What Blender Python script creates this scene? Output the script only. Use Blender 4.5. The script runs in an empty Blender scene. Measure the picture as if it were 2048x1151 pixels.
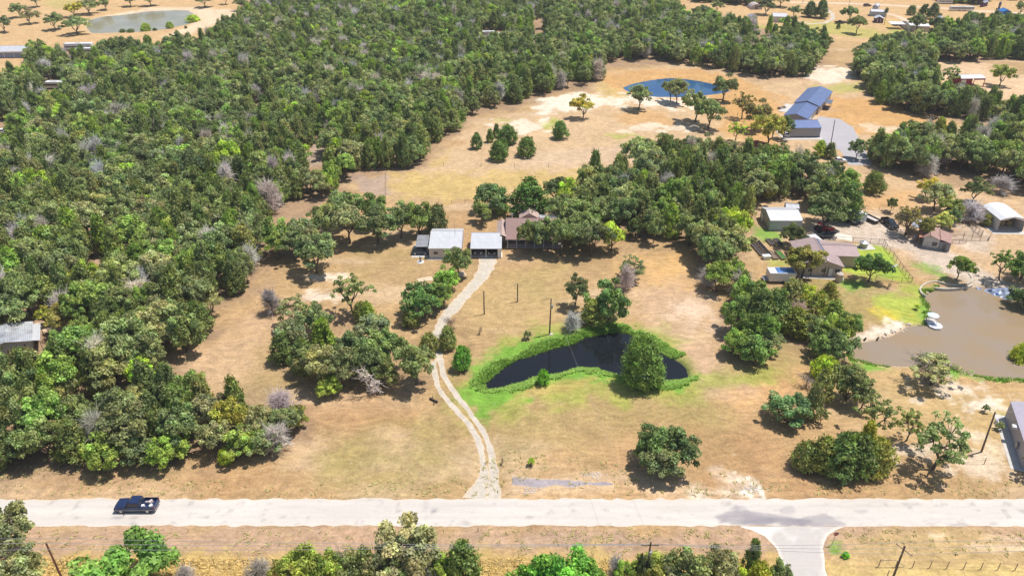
import bpy, bmesh, math, random
import numpy as np
from mathutils import Vector, Matrix

# ---------------------------------------------------------------- camera, world, sun
scene = bpy.context.scene
COL = scene.collection
F = 1500.; CX, CY = 1024., 575.5; CAMH = 84.4
TH = math.atan(875.5 / F)                       # camera pitch below the horizon
cam = bpy.data.cameras.new('camera'); camo = bpy.data.objects.new('camera', cam); COL.objects.link(camo)
camo.location = (0, 0, CAMH); camo.rotation_euler = (math.pi/2 - TH, 0, 0)
cam.sensor_width = 36; cam.lens = 36 * F / 2048; cam.clip_end = 9000; cam.clip_start = 1
scene.camera = camo
SUNV = Vector((0.38, 0.15, 1.0)).normalized()   # direction towards the sun
ELEV = math.asin(SUNV.z); AZ = math.atan2(SUNV.x, SUNV.y)
world = bpy.data.worlds.new("World"); scene.world = world; world.use_nodes = True
wn = world.node_tree.nodes; wl = world.node_tree.links
sky = wn.new('ShaderNodeTexSky'); sky.sky_type = 'NISHITA'; sky.sun_disc = False
sky.sun_elevation = ELEV; sky.sun_rotation = AZ; sky.air_density = 1.0; sky.dust_density = 1.0
wl.new(sky.outputs[0], wn['Background'].inputs[0]); wn['Background'].inputs[1].default_value = 0.11
sl = bpy.data.lights.new('sun', 'SUN'); sl.energy = 4.9; sl.angle = math.radians(0.53); sl.color = (1.0, 0.955, 0.89)
so = bpy.data.objects.new('sun', sl); COL.objects.link(so)
so.rotation_euler = SUNV.to_track_quat('Z', 'Y').to_euler()
scene.view_settings.view_transform = 'Standard'; scene.view_settings.look = 'None'
scene.view_settings.exposure = 0.15; scene.view_settings.gamma = 1.0

RNG = random.Random(7)
NR = np.random.default_rng(11)
R = math.radians

# ---------------------------------------------------------------- picture <-> ground
def P(px, py, z=0.):
    """ground (or height z) point that the photograph shows at this pixel"""
    u = (px-CX)/F; v = (py-CY)/F
    Y = math.cos(TH) - v*math.sin(TH); Z = -math.sin(TH) - v*math.cos(TH)
    t = (z-CAMH)/Z
    return (u*t, Y*t)
def scl(py): return (py+300.)*math.cos(TH)/CAMH       # photo pixels per metre on the ground
def toPix(x, y, z=0.):
    zz = z-CAMH
    de = y*math.cos(TH) - zz*math.sin(TH); dn = -(y*math.sin(TH) + zz*math.cos(TH))
    return CX + F*x/de, CY + F*dn/de
def PP(pts, z=0.): return np.array([P(a, b, z) for a, b in pts])

# ---------------------------------------------------------------- noise, polygons
def vnoise(x, y, s, seed=0):
    x = x/s; y = y/s
    xi = np.floor(x).astype(np.int64); yi = np.floor(y).astype(np.int64)
    fx = x-xi; fy = y-yi; fx = fx*fx*(3-2*fx); fy = fy*fy*(3-2*fy)
    def h(a, b):
        n = (a*374761393 + b*668265263 + seed*1442695041) & 0xffffffff
        n = ((n ^ (n >> 13))*1274126177) & 0xffffffff
        return ((n ^ (n >> 16)) & 0xffff)/65535.
    return (h(xi, yi)*(1-fx)+h(xi+1, yi)*fx)*(1-fy) + (h(xi, yi+1)*(1-fx)+h(xi+1, yi+1)*fx)*fy
def fbm(x, y, s, seed=0, o=4):
    t = 0; a = .5; n = 0
    for i in range(o):
        t = t + a*vnoise(x, y, s/(2**i), seed+i*17); n += a; a *= .55
    return t/n
def sdf(x, y, poly):
    """signed distance (negative inside)"""
    x = np.asarray(x, float); y = np.asarray(y, float)
    d = np.full(x.shape, 1e18); inside = np.zeros(x.shape, bool)
    n = len(poly)
    for i in range(n):
        ax, ay = poly[i]; bx, by = poly[(i+1) % n]
        ex, ey = bx-ax, by-ay; L = ex*ex+ey*ey+1e-12
        t = np.clip(((x-ax)*ex+(y-ay)*ey)/L, 0, 1)
        d = np.minimum(d, (x-ax-t*ex)**2+(y-ay-t*ey)**2)
        if ey != 0:
            c = ((ay > y) != (by > y)) & (x < ex*(y-ay)/ey+ax)
            inside ^= c
    d = np.sqrt(d)
    return np.where(inside, -d, d)
def sdf_line(x, y, pts):
    d = np.full(np.shape(x), 1e18)
    for (ax, ay), (bx, by) in zip(pts[:-1], pts[1:]):
        ex, ey = bx-ax, by-ay; L = ex*ex+ey*ey+1e-12
        t = np.clip(((x-ax)*ex+(y-ay)*ey)/L, 0, 1)
        d = np.minimum(d, (x-ax-t*ex)**2+(y-ay-t*ey)**2)
    return np.sqrt(d)
def zoomed(ox, oy, s, pts): return [(ox+a/s, oy+b/s) for a, b in pts]

# ---------------------------------------------------------------- ponds and ground height
WZ = -0.55
pondA = zoomed(930, 540, 4.096, [(135,935),(240,860),(320,785),(440,718),(560,690),(700,635),(850,600),(1000,548),(1130,512),(1250,500),(1330,510),(1440,545),(1560,620),(1650,690),(1740,750),(1800,800),(1815,880),(1790,905),(1640,920),(1520,935),(1400,905),(1240,862),(1160,836),(1070,806),(940,800),(850,832),(700,862),(560,897),(400,950),(280,975),(180,980)])
pondB = zoomed(1130, 100, 4.605, [(530,352),(600,322),(700,296),(850,270),(980,260),(1110,270),(1250,290),(1340,312),(1420,328),(1490,350),(1520,378),(1450,400),(1340,412),(1200,425),(1050,435),(850,432),(700,412),(600,388),(550,368)])
pondC = zoomed(1300, 380, 2.738, [(1090,905),(1120,840),(1200,830),(1300,810),(1400,760),(1450,745),(1510,740),(1535,700),(1540,640),(1500,580),(1540,555),(1600,530),(1700,548),(1770,532),(1830,525),(1900,560),(1990,600),(2060,640),(2300,700),(2330,860),(2300,1060),(2048,1040),(1900,1030),(1750,1010),(1650,975),(1560,962),(1400,960),(1300,965),(1200,945),(1120,925)])
pondD = zoomed(0, 0, 2.877, [(510,120),(600,95),(700,88),(850,67),(1000,60),(1080,63),(1120,90),(1130,120),(1080,140),(1000,157),(940,170),(850,181),(700,187),(600,191),(530,191),(500,160)])
PONDS = [PP(pondA, WZ), PP(pondB, WZ), PP(pondC, WZ), PP(pondD, WZ)]
BANK = [1.9, 4.0, 2.2, 5.0]
def gz(x, y):
    x = np.asarray(x, float); y = np.asarray(y, float)
    z = np.zeros(np.broadcast(x, y).shape)
    for p, w in zip(PONDS, BANK):
        m = (x > p[:,0].min()-8) & (x < p[:,0].max()+8) & (y > p[:,1].min()-8) & (y < p[:,1].max()+8)
        if not np.any(m): continue
        xs = np.broadcast_to(x, z.shape)[m]; ys = np.broadcast_to(y, z.shape)[m]
        d = sdf(xs, ys, p) + (fbm(xs, ys, 2.2, 5)-.5)*1.1
        zz = np.where(d > 0, WZ*(1-np.clip(d/w, 0, 1))**1.5, WZ-np.clip(-d*0.35, 0, 1.6))
        z[m] = np.minimum(z[m], zz)
    return z
def gz1(x, y): return float(gz(np.array([x]), np.array([y]))[0])

# ---------------------------------------------------------------- colour patches of soil and grass (world space)
TAN = (.395,.262,.130)
PATCH = []
def patch(col, pts, feather=3., strength=1., rag=3., ragscale=6., gate=None):
    PATCH.append((np.array(col), PP(pts), feather, strength, rag, ragscale, gate))
def ell(cx, cy, rx, ry, n=14):
    return [(cx+rx*math.cos(2*math.pi*i/n), cy+ry*math.sin(2*math.pi*i/n)) for i in range(n)]
ORANGE=(.48,.275,.105); REDB=(.36,.205,.10); SAND=(.68,.58,.46); PINK=(.48,.325,.205); OLIVE=(.295,.235,.085)
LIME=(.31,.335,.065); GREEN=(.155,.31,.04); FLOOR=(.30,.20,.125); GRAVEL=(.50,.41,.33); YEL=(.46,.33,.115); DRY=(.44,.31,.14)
# woodland floors come first
LEFTWOOD = [(-160,1010),(0,962),(150,950),(250,948),(350,925),(400,915),(450,930),(560,905),(612,850),(600,812),(545,795),(470,780),(400,785),(350,740),(345,700),(425,680),(428,640),(490,600),(520,545),(560,520),(600,510),(640,480),(600,440),(660,400),(700,385),(720,350),(790,350),(860,330),(875,290),(925,270),(940,245),(975,225),(1055,215),(1110,190),(1180,182),(1215,165),(1212,135),(1300,130),(1400,140),(1460,150),(1530,165),(1620,158),(1645,135),(1660,80),(1600,60),(1480,50),(1370,45),(1340,-10),(1300,-60),(500,-60),(480,20),(405,75),(270,98),(150,95),(60,92),(45,150),(-160,170)]
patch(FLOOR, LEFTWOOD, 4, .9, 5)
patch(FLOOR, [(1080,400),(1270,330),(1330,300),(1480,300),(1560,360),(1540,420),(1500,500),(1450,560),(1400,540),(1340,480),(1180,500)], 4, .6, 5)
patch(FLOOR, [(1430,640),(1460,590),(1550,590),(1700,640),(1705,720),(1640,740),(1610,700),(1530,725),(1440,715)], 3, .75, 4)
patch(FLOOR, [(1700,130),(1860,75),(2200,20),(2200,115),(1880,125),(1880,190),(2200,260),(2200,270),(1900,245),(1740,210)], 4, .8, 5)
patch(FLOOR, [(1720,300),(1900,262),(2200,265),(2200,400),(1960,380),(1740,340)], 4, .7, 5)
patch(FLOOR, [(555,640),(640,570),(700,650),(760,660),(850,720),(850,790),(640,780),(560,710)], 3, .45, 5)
# centre and left fields
patch(OLIVE, [(640,900),(760,860),(900,850),(950,900),(930,960),(800,968),(690,965)], 5, .75, 5, 9)
patch(OLIVE, [(620,905),(700,880),(720,920),(680,960),(650,965)], 3, .5, 4)
patch(REDB, ell(700,835,90,32), 5, .5, 6); patch(PINK, ell(800,870,28,14), 3, .7, 3)
patch(REDB, [(0,975),(200,955),(420,940),(640,960),(640,990),(0,992)], 4, .3, 4)
patch(OLIVE, [(960,840),(1100,800),(1400,790),(1440,850),(1380,900),(1250,870),(1130,890),(1000,900)], 6, .5, 7, 9)
patch(OLIVE, [(1340,790),(1440,770),(1450,860),(1350,870)], 4, .45, 4)
patch((.53,.31,.14), [(1450,790),(1520,760),(1600,740),(1600,780),(1510,830),(1450,850)], 5, .7, 5)
patch(REDB, [(1400,860),(1520,860),(1700,980),(1420,980),(1380,930)], 5, .45, 6)
patch(OLIVE, [(470,720),(560,700),(590,760),(560,800),(500,790)], 5, .35, 5)
patch(PINK, [(360,720),(470,640),(540,620),(560,680),(480,780),(380,760)], 5, .5, 5)
patch(OLIVE, [(700,500),(850,500),(840,540),(700,560)], 5, .35, 6)
patch(SAND, ell(655,555,35,6), 1.5, .8, 3, 2); patch(SAND, ell(650,590,30,7), 1.5, .7, 3, 2)
patch(DRY, [(930,560),(1120,530),(1140,640),(1000,690),(930,650)], 6, .6, 6)
patch(OLIVE, [(1000,545),(1120,530),(1120,600),(1020,610)], 5, .3, 5)
patch(PINK, [(1280,580),(1400,560),(1440,640),(1430,700),(1480,760),(1400,760),(1360,690),(1290,650)], 5, .8, 6)
patch((.62,.46,.33), [(1340,600),(1400,590),(1430,640),(1390,660),(1350,640)], 3, .75, 5, 4)
patch((.60,.36,.14), [(1270,520),(1380,500),(1400,560),(1290,570)], 5, .7, 5)
patch(OLIVE, [(1540,680),(1590,700),(1600,740),(1500,760),(1400,780),(1420,750),(1520,730)], 3, .7, 4)
patch(SAND, ell(1440,985,70,22), 2.5, .7, 5, 4); patch((.75,.68,.6), ell(1500,978,14,7), 1, .8, 3, 1)
patch((.68,.5,.33), [(1080,960),(1300,955),(1320,985),(1000,990)], 3, .5, 4)
# green margin of the dark pond
patch((.28,.31,.06), [(915,775),(935,735),(990,690),(1080,655),(1200,640),(1300,650),(1370,700),(1400,750),(1440,755),(1540,745),(1540,765),(1420,785),(1250,800),(1100,800),(1010,825),(955,845)], 3, .75, 4, 4)
patch(GREEN, [(917,770),(940,742),(1000,702),(1080,672),(1180,657),(1245,650),(1310,672),(1348,702),(1372,742),(1396,760),(1340,774),(1290,768),(1220,752),(1160,756),(1100,762),(1040,780),(1050,800),(985,820),(960,832),(935,800)], 1.3, .95, 2.5, 2.5)
patch(YEL, [(1035,790),(1080,765),(1200,765),(1160,775),(1080,785),(1045,803)], 1.5, .6, 2, 2)
# far field behind the house
FIELD = [(775,395),(770,345),(860,340),(880,300),(930,275),(940,245),(1080,210),(1180,180),(1220,140),(1400,125),(1530,165),(1640,150),(1700,130),(1760,215),(1960,250),(1900,260),(1700,300),(1560,300),(1480,290),(1330,290),(1200,350),(1100,400)]
patch((.50,.35,.205), FIELD, 5, .8, 5)
patch(ORANGE, [(1200,160),(1240,140),(1400,135),(1500,165),(1560,190),(1580,230),(1500,260),(1440,220),(1220,180)], 4, .85, 5)
patch(ORANGE, [(1650,190),(1760,200),(1900,245),(1900,262),(1780,290),(1700,260),(1640,230)], 5, .9, 6)
patch(ORANGE, ell(1300,240,60,16), 4, .6, 6); patch(ORANGE, [(1430,215),(1500,205),(1580,250),(1540,310),(1440,260)], 4, .8, 5)
patch(SAND, [(1070,205),(1150,185),(1260,190),(1400,195),(1380,215),(1240,210),(1180,215),(1090,225)], 3, .9, 7, 4)
patch(SAND, ell(1050,250,55,12), 2, .75, 7, 4); patch(SAND, ell(1330,255,70,8), 2, .6, 7, 4); patch(SAND, ell(1600,250,28,30), 2, .3, 5, 4)
patch(SAND, ell(1660,150,55,18), 3, .85, 7, 4); patch(SAND, [(1740,250),(1950,262),(1900,275),(1720,262)], 3, .5, 6, 4)
patch(LIME, ell(1105,250,16,11), 2, .8, 4, 3); patch(LIME, ell(1005,243,20,5), 2, .6, 4, 3); patch(LIME, ell(1240,275,32,5), 2, .7, 4, 3)
patch(LIME, [(1620,175),(1720,165),(1740,185),(1640,185)], 3, .6, 4, 3); patch(YEL, [(1195,165),(1240,180),(1250,200),(1210,195)], 3, .7, 4, 3)
patch(YEL, [(862,330),(900,300),(905,320),(880,338)], 2, .6, 3); patch((.50,.37,.26), [(1090,300),(1330,290),(1250,330),(1000,335)], 4, .5, 4)
patch(YEL, [(775,390),(785,345),(1180,340),(1180,370),(1000,400),(880,405)], 3, .75, 5, 3)
patch((.34,.25,.2), [(705,350),(775,350),(775,390),(715,385)], 2, .8, 3)
patch((.36,.27,.2), ell(632,308,26,22), 2, .9, 3); patch((.42,.32,.24), ell(528,214,22,9), 2, .8, 3); patch(PINK, ell(200,520,26,9), 2, .8, 3)
# north-west ranch land
patch((.50,.33,.165), [(-300,170),(40,155),(60,95),(270,98),(405,75),(480,20),(500,-80),(-300,-80)], 6, .9, 5)
patch((.62,.47,.32), [(200,35),(300,15),(400,15),(480,22),(450,40),(380,70),(330,72),(390,50),(380,25),(300,22),(210,42)], 2.5, .95, 4)
patch(YEL, [(-200,155),(30,140),(30,165),(-200,180)], 4, .8, 4); patch(LIME, [(90,0),(170,0),(165,15),(100,18)], 4, .4, 4)
# north-east houses
patch((.50,.33,.165), [(1350,-60),(2300,-60),(2300,30),(1960,50),(1870,60),(1760,95),(1640,75),(1480,50),(1370,40)], 6, .9, 5)
patch(LIME, [(1640,40),(1760,60),(1780,75),(1840,80),(1850,95),(1780,78),(1550,62),(1500,52),(1600,50)], 4, .6, 4, 4)
patch(LIME, [(1778,60),(1815,58),(1812,78),(1786,78)], 2, .8, 2); patch(YEL, [(1765,40),(1785,40),(1790,55),(1770,58)], 2, .8, 2)
patch((.60,.42,.26), [(1865,120),(1980,130),(1980,150),(2300,170),(2300,225),(1990,195),(1870,160)], 4, .8, 4)
# homestead
patch((.49,.335,.195), [(1560,290),(1720,300),(1750,340),(1960,380),(2300,400),(2300,560),(1960,560),(1840,540),(1700,480),(1500,480),(1500,400)], 5, .8, 5)
patch(ORANGE, [(1700,380),(1830,380),(1840,420),(1760,420),(1700,410)], 4, .6, 4)
patch(GRAVEL, [(1625,450),(1660,430),(1760,430),(1830,480),(1900,500),(1960,540),(2060,580),(2060,620),(1950,570),(1870,540),(1790,500),(1740,490),(1640,480)], 2.5, .9, 2.5)
patch(GRAVEL, [(1880,440),(1960,455),(1970,500),(1900,500)], 3, .7, 4)
patch(GREEN, [(1510,455),(1568,460),(1572,488),(1530,480),(1508,470)], 1.5, .85, 2, 3); patch(LIME, [(1536,520),(1575,520),(1578,532),(1540,532)], 1, .8, 1)
patch((.33,.42,.05), [(1700,492),(1765,494),(1828,563),(1740,560),(1690,540)], 1.2, .9, 1.5); patch(GREEN, [(1760,500),(1790,520),(1780,550),(1760,540)], 2, .5, 3)
patch(OLIVE, [(1600,560),(1700,560),(1840,580),(1850,640),(1700,640),(1600,620)], 3, .7, 4)
patch(GREEN, [(1685,565),(1740,562),(1760,580),(1700,590)], 2, .8, 3, 3); patch(GREEN, [(1840,530),(1875,535),(1880,555),(1850,545)], 2, .7, 3, 3)
patch((.33,.38,.065), [(1755,595),(1850,570),(1862,600),(1868,640),(1850,655),(1800,645),(1760,625)], 2, .95, 3, 4)
patch((.52,.40,.05), [(1750,615),(1790,620),(1800,640),(1770,640)], 2, .8, 3, 3)
patch(SAND, [(1700,680),(1790,635),(1820,650),(1810,665),(1740,690),(1705,695)], 1.2, .9, 2, 2)
patch(DRY, [(1640,740),(1720,745),(1800,750),(1950,770),(2200,775),(2200,900),(1960,900),(1900,850),(1760,830),(1680,790)], 5, .7, 5)
patch(SAND, ell(1870,770,60,14), 2, .7, 6, 3); patch(SAND, ell(1935,815,26,9), 1.5, .8, 4, 2); patch(SAND, ell(1992,800,20,6), 1.5, .8, 4, 2); patch(SAND, ell(1980,915,80,16), 3, .5, 7, 3)
patch(LIME, ell(1998,835,16,12), 2, .7, 3, 3); patch(SAND, ell(1800,900,60,16), 2, .5, 7, 3)
patch(GREEN, [(1700,715),(1720,725),(1760,730),(1790,735),(1790,742),(1740,738),(1700,730)], .8, .95, 1.2, 2)
patch(GREEN, [(1880,725),(1920,735),(1960,752),(2010,755),(2160,757),(2160,765),(2000,763),(1940,758),(1890,742)], .8, .95, 1.2, 2)
patch(GREEN, [(1845,585),(1870,570),(1868,580),(1856,600),(1862,640),(1850,650),(1840,620)], .8, .8, 1.2, 2)
# verge strips south of the road
patch((.41,.27,.18), [(-300,1052),(2300,1058),(2300,1108),(-300,1108)], 2, .85, 2.5, 5)
patch((.36,.25,.18), [(950,1075),(1250,1078),(1450,1080),(1440,1092),(1000,1092)], 1.2, .5, 2.5, 3)
patch(DRY, [(1655,1070),(2300,1068),(2300,1500),(1660,1500)], 2, .8, 2.5, 5)
patch(YEL, [(-300,1112),(1560,1112),(1600,1300),(-300,1500)], 1.5, .75, 3, 4)
patch((.56,.42,.16), [(1660,1135),(2300,1140),(2300,1400),(1660,1400)], 1.5, .7, 2, 4)
patch((.62,.46,.3), [(1860,1068),(2300,1082),(2300,1086),(1860,1073)], .4, .7, .8, 3); patch((.62,.46,.3), [(1930,1090),(2300,1103),(2300,1107),(1930,1095)], .4, .7, .8, 3)
patch(GREEN, ell(1672,1097,11,5), .5, .8, 1.2, 1.5)
patch((.2,.15,.1), [(955,1128),(1050,1126),(1060,1130),(955,1133)], .4, .7, .8, 2)

yr_ = P(1024, 997)[1]
def ground_colour(x, y):
    c = np.empty((len(x), 3)); c[:] = TAN
    wx = (fbm(x, y, 9, 3)-.5); big = fbm(x, y, 34, 9)
    c *= (1+.30*(big-.5))[:, None]
    red = np.clip((fbm(x, y, 22, 41)-.52)*5, 0, 1)[:, None]; c = c*(1-.35*red) + np.array(REDB)*1.15*.35*red
    lt = np.clip((fbm(x*.6, y*1.6, 12, 77)-.56)*6, 0, 1)[:, None]; c = c*(1-.35*lt)+np.array((.60,.45,.31))*.35*lt
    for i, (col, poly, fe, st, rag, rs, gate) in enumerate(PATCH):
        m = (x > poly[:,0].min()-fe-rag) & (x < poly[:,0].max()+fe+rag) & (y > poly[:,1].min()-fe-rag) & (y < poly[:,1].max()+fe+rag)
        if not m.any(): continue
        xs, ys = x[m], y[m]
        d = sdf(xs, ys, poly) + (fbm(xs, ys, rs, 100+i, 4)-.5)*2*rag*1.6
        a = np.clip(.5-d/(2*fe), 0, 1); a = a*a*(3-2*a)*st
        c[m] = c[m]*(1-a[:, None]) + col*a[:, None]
    # muddy margins of the ponds
    for p, mud_or_sky in zip(PONDS, ((.10,.13,.04), (.42,.28,.13), (.46,.34,.22), (.46,.37,.25))):
        m = (x > p[:,0].min()-8) & (x < p[:,0].max()+8) & (y > p[:,1].min()-8) & (y < p[:,1].max()+8)
        if m.any():
            xs, ys = x[m], y[m]; d = sdf(xs, ys, p)+(fbm(xs, ys, 2.2, 5)-.5)*1.1
            a = np.clip(1-(d-.0)/.9, 0, 1)[:, None]; c[m] = c[m]*(1-a)+np.array(mud_or_sky)*a
    # mower passes follow the drive and the road
    drv = PP([(877,700),(873,767),(901,808),(938,848),(962,903),(968,960),(966,997)]); dd = sdf_line(x, y, drv); dr = np.abs(y-yr_)
    near = np.clip(1-dd/34, 0, 1)*(y > yr_); c *= (1+near*.26*(vnoise(dd*1.0, np.arctan2(y-105, x+6)*8, 1.3, 5)-.5))[:, None]
    nr2 = np.clip(1-dr/12, 0, 1); c *= (1+nr2*.24*(vnoise(y*1.6, x*.05, 1., 6)-.5))[:, None]
    arc = np.hypot(x+30, (y-96)*1.0); ma = ((x < -6) & (x > -46) & (y > yr_) & (y < 118)); c[ma] *= (1+.16*(vnoise(arc[ma], x[ma]*.08, 1.1, 8)-.5))[:, None]
    # mottling and drifts of paler stubble
    f1 = fbm(x, y, 3.2, 201); f2 = vnoise(x, y, .9, 301)
    c *= (1+.34*(f1-.5)+.16*(f2-.5))[:, None]
    return np.clip(c, .01, .95)

# ---------------------------------------------------------------- objects
def tag(o, label=None, cat=None, group=None, kind=None):
    if label: o['label'] = label
    if cat: o['category'] = cat
    if group: o['group'] = group
    if kind: o['kind'] = kind
    return o
def link(o): COL.objects.link(o); return o
def empty(name, loc, rz=0.):
    o = bpy.data.objects.new(name, None); o.location = loc; o.rotation_euler = (0, 0, rz); o.empty_display_size = .3
    return link(o)
def mesh_np(name, V, Fc, mats, midx=None, smooth=False):
    """V (n,3), Fc (m,k) faces all of k corners"""
    me = bpy.data.meshes.new(name); V = np.asarray(V, np.float32); Fc = np.asarray(Fc, np.int32)
    me.vertices.add(len(V)); me.vertices.foreach_set('co', V.ravel())
    k = Fc.shape[1]; me.loops.add(Fc.size); me.loops.foreach_set('vertex_index', Fc.ravel())
    me.polygons.add(len(Fc)); me.polygons.foreach_set('loop_start', np.arange(len(Fc), dtype=np.int32)*k)
    try: me.polygons.foreach_set('loop_total', np.full(len(Fc), k, np.int32))
    except Exception: pass
    for m in mats: me.materials.append(m)
    if midx is not None: me.polygons.foreach_set('material_index', np.asarray(midx, np.int32))
    if smooth: me.polygons.foreach_set('use_smooth', np.ones(len(Fc), bool))
    me.update(calc_edges=True)
    return me
def set_col(me, C, name='Col'):
    a = me.color_attributes.new(name, 'FLOAT_COLOR', 'POINT')
    C4 = np.ones((len(C), 4), np.float32); C4[:, :3] = C; a.data.foreach_set('color', C4.ravel())

class MB:
    """collects simple solids into one mesh"""
    def __init__(s): s.v = []; s.f = []
    def add(s, vs, fs):
        b = len(s.v); s.v += [tuple(v) for v in vs]; s.f += [tuple(b+i for i in f) for f in fs]; return s
    def box(s, x0, x1, y0, y1, z0, z1):
        return s.add([(x0,y0,z0),(x1,y0,z0),(x1,y1,z0),(x0,y1,z0),(x0,y0,z1),(x1,y0,z1),(x1,y1,z1),(x0,y1,z1)],
                     [(0,3,2,1),(4,5,6,7),(0,1,5,4),(1,2,6,5),(2,3,7,6),(3,0,4,7)])
    def prism(s, pts, axis, a, b):
        """extrude a closed 2-d outline along an axis ('x': pts are (y,z); 'y': (x,z); 'z': (x,y))"""
        def mk(p, t): return {'x': (t, p[0], p[1]), 'y': (p[0], t, p[1]), 'z': (p[0], p[1], t)}[axis]
        n = len(pts); vs = [mk(p, a) for p in pts]+[mk(p, b) for p in pts]
        fs = [tuple(range(n)), tuple(range(2*n-1, n-1, -1))]+[(i, i+n, (i+1) % n+n, (i+1) % n) for i in range(n)]
        return s.add(vs, fs)
    def tube(s, a, b, r0, r1=None, n=6):
        r1 = r0 if r1 is None else r1
        a = Vector(a); b = Vector(b); d = (b-a)
        if d.length < 1e-6: return s
        q = d.to_track_quat('Z', 'Y'); vs = []
        for p, r in ((a, r0), (b, r1)):
            for i in range(n):
                t = 2*math.pi*i/n; vs.append(p+q@Vector((r*math.cos(t), r*math.sin(t), 0)))
        return s.add(vs, [(i, (i+1) % n, (i+1) % n+n, i+n) for i in range(n)]+[tuple(range(n-1, -1, -1)), tuple(range(n, 2*n))])
    def cyl(s, x, y, z0, z1, r, n=16, r1=None): return s.tube((x, y, z0), (x, y, z1), r, r1, n)
    def slab(s, quad, t):
        """thick sheet: quad of 3-d points, thickness t downward along z"""
        q = [Vector(p) for p in quad]; n = len(q); lo = [p-Vector((0, 0, t)) for p in q]
        return s.add(q+lo, [tuple(range(n)), tuple(range(2*n-1, n-1, -1))]+[(i, i+n, (i+1) % n+n, (i+1) % n) for i in range(n)])
    def build(s, name, m, parent=None, smooth=False, bevel=0.):
        me = bpy.data.meshes.new(name); me.from_pydata(s.v, [], s.f)
        bm = bmesh.new(); bm.from_mesh(me); bmesh.ops.recalc_face_normals(bm, faces=bm.faces)
        if bevel: bmesh.ops.bevel(bm, geom=list(bm.edges), offset=bevel, segments=2, affect='EDGES', clamp_overlap=True)
        bm.to_mesh(me); bm.free()
        me.materials.append(m)
        if smooth:
            for p in me.polygons: p.use_smooth = True
        o = bpy.data.objects.new(name, me); link(o)
        if parent: o.parent = parent
        return o

# ---------------------------------------------------------------- materials
MATS = {}
def mat(name, col, rough=.7, metal=0., var=.12, vscale=1.5, bump=0., bscale=8., rib=None, ribdir=0, spec=.4, dirt=0.):
    if name in MATS: return MATS[name]
    m = bpy.data.materials.new(name); m.use_nodes = True; MATS[name] = m
    n = m.node_tree.nodes; l = m.node_tree.links; b = n['Principled BSDF']
    b.inputs['Roughness'].default_value = rough; b.inputs['Metallic'].default_value = metal; b.inputs['Specular IOR Level'].default_value = spec
    tc = n.new('ShaderNodeTexCoord')
    nz = n.new('ShaderNodeTexNoise'); nz.inputs['Scale'].default_value = vscale; nz.inputs['Detail'].default_value = 5
    l.new(tc.outputs['Object'], nz.inputs['Vector'])
    mr = n.new('ShaderNodeMapRange'); mr.inputs[1].default_value = .3; mr.inputs[2].default_value = .7; mr.inputs[3].default_value = 1-var; mr.inputs[4].default_value = 1+var
    l.new(nz.outputs['Fac'], mr.inputs[0])
    mx = n.new('ShaderNodeVectorMath'); mx.operation = 'SCALE'; mx.inputs[0].default_value = col
    l.new(mr.outputs[0], mx.inputs['Scale']); cur = mx.outputs[0]
    if dirt:
        n2 = n.new('ShaderNodeTexNoise'); n2.inputs['Scale'].default_value = .7; n2.inputs['Detail'].default_value = 6; n2.inputs['Roughness'].default_value = .7
        l.new(tc.outputs['Object'], n2.inputs['Vector'])
        m2 = n.new('ShaderNodeMapRange'); m2.inputs[1].default_value = .5; m2.inputs[2].default_value = .68; m2.inputs[4].default_value = dirt
        l.new(n2.outputs['Fac'], m2.inputs[0]); mm = n.new('ShaderNodeMix'); mm.data_type = 'RGBA'; mm.inputs['B'].default_value = (.30,.20,.13,1)
        l.new(m2.outputs[0], mm.inputs['Factor']); l.new(cur, mm.inputs['A']); cur = mm.outputs['Result']
    hgt = None
    if rib:
        w = n.new('ShaderNodeTexWave'); w.inputs['Scale'].default_value = rib; w.bands_direction = 'XYZ'[ribdir]; w.inputs['Distortion'].default_value = 0
        l.new(tc.outputs['Object'], w.inputs['Vector']); pw = n.new('ShaderNodeMath'); pw.operation = 'POWER'; pw.inputs[1].default_value = 4
        l.new(w.outputs['Fac'], pw.inputs[0]); hgt = pw.outputs[0]
        ms = n.new('ShaderNodeMapRange'); ms.inputs[3].default_value = 1.; ms.inputs[4].default_value = .82; l.new(hgt, ms.inputs[0])
        sc = n.new('ShaderNodeVectorMath'); sc.operation = 'SCALE'; l.new(cur, sc.inputs[0]); l.new(ms.outputs[0], sc.inputs['Scale']); cur = sc.outputs[0]
    l.new(cur, b.inputs['Base Color'])
    if bump or rib:
        bp = n.new('ShaderNodeBump'); bp.inputs['Strength'].default_value = bump or .6; bp.inputs['Distance'].default_value = .05
        if rib: l.new(hgt, bp.inputs['Height'])
        else:
            nb = n.new('ShaderNodeTexNoise'); nb.inputs['Scale'].default_value = bscale; nb.inputs['Detail'].default_value = 4
            l.new(tc.outputs['Object'], nb.inputs['Vector']); l.new(nb.outputs['Fac'], bp.inputs['Height'])
        l.new(bp.outputs[0], b.inputs['Normal'])
    return m

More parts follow.
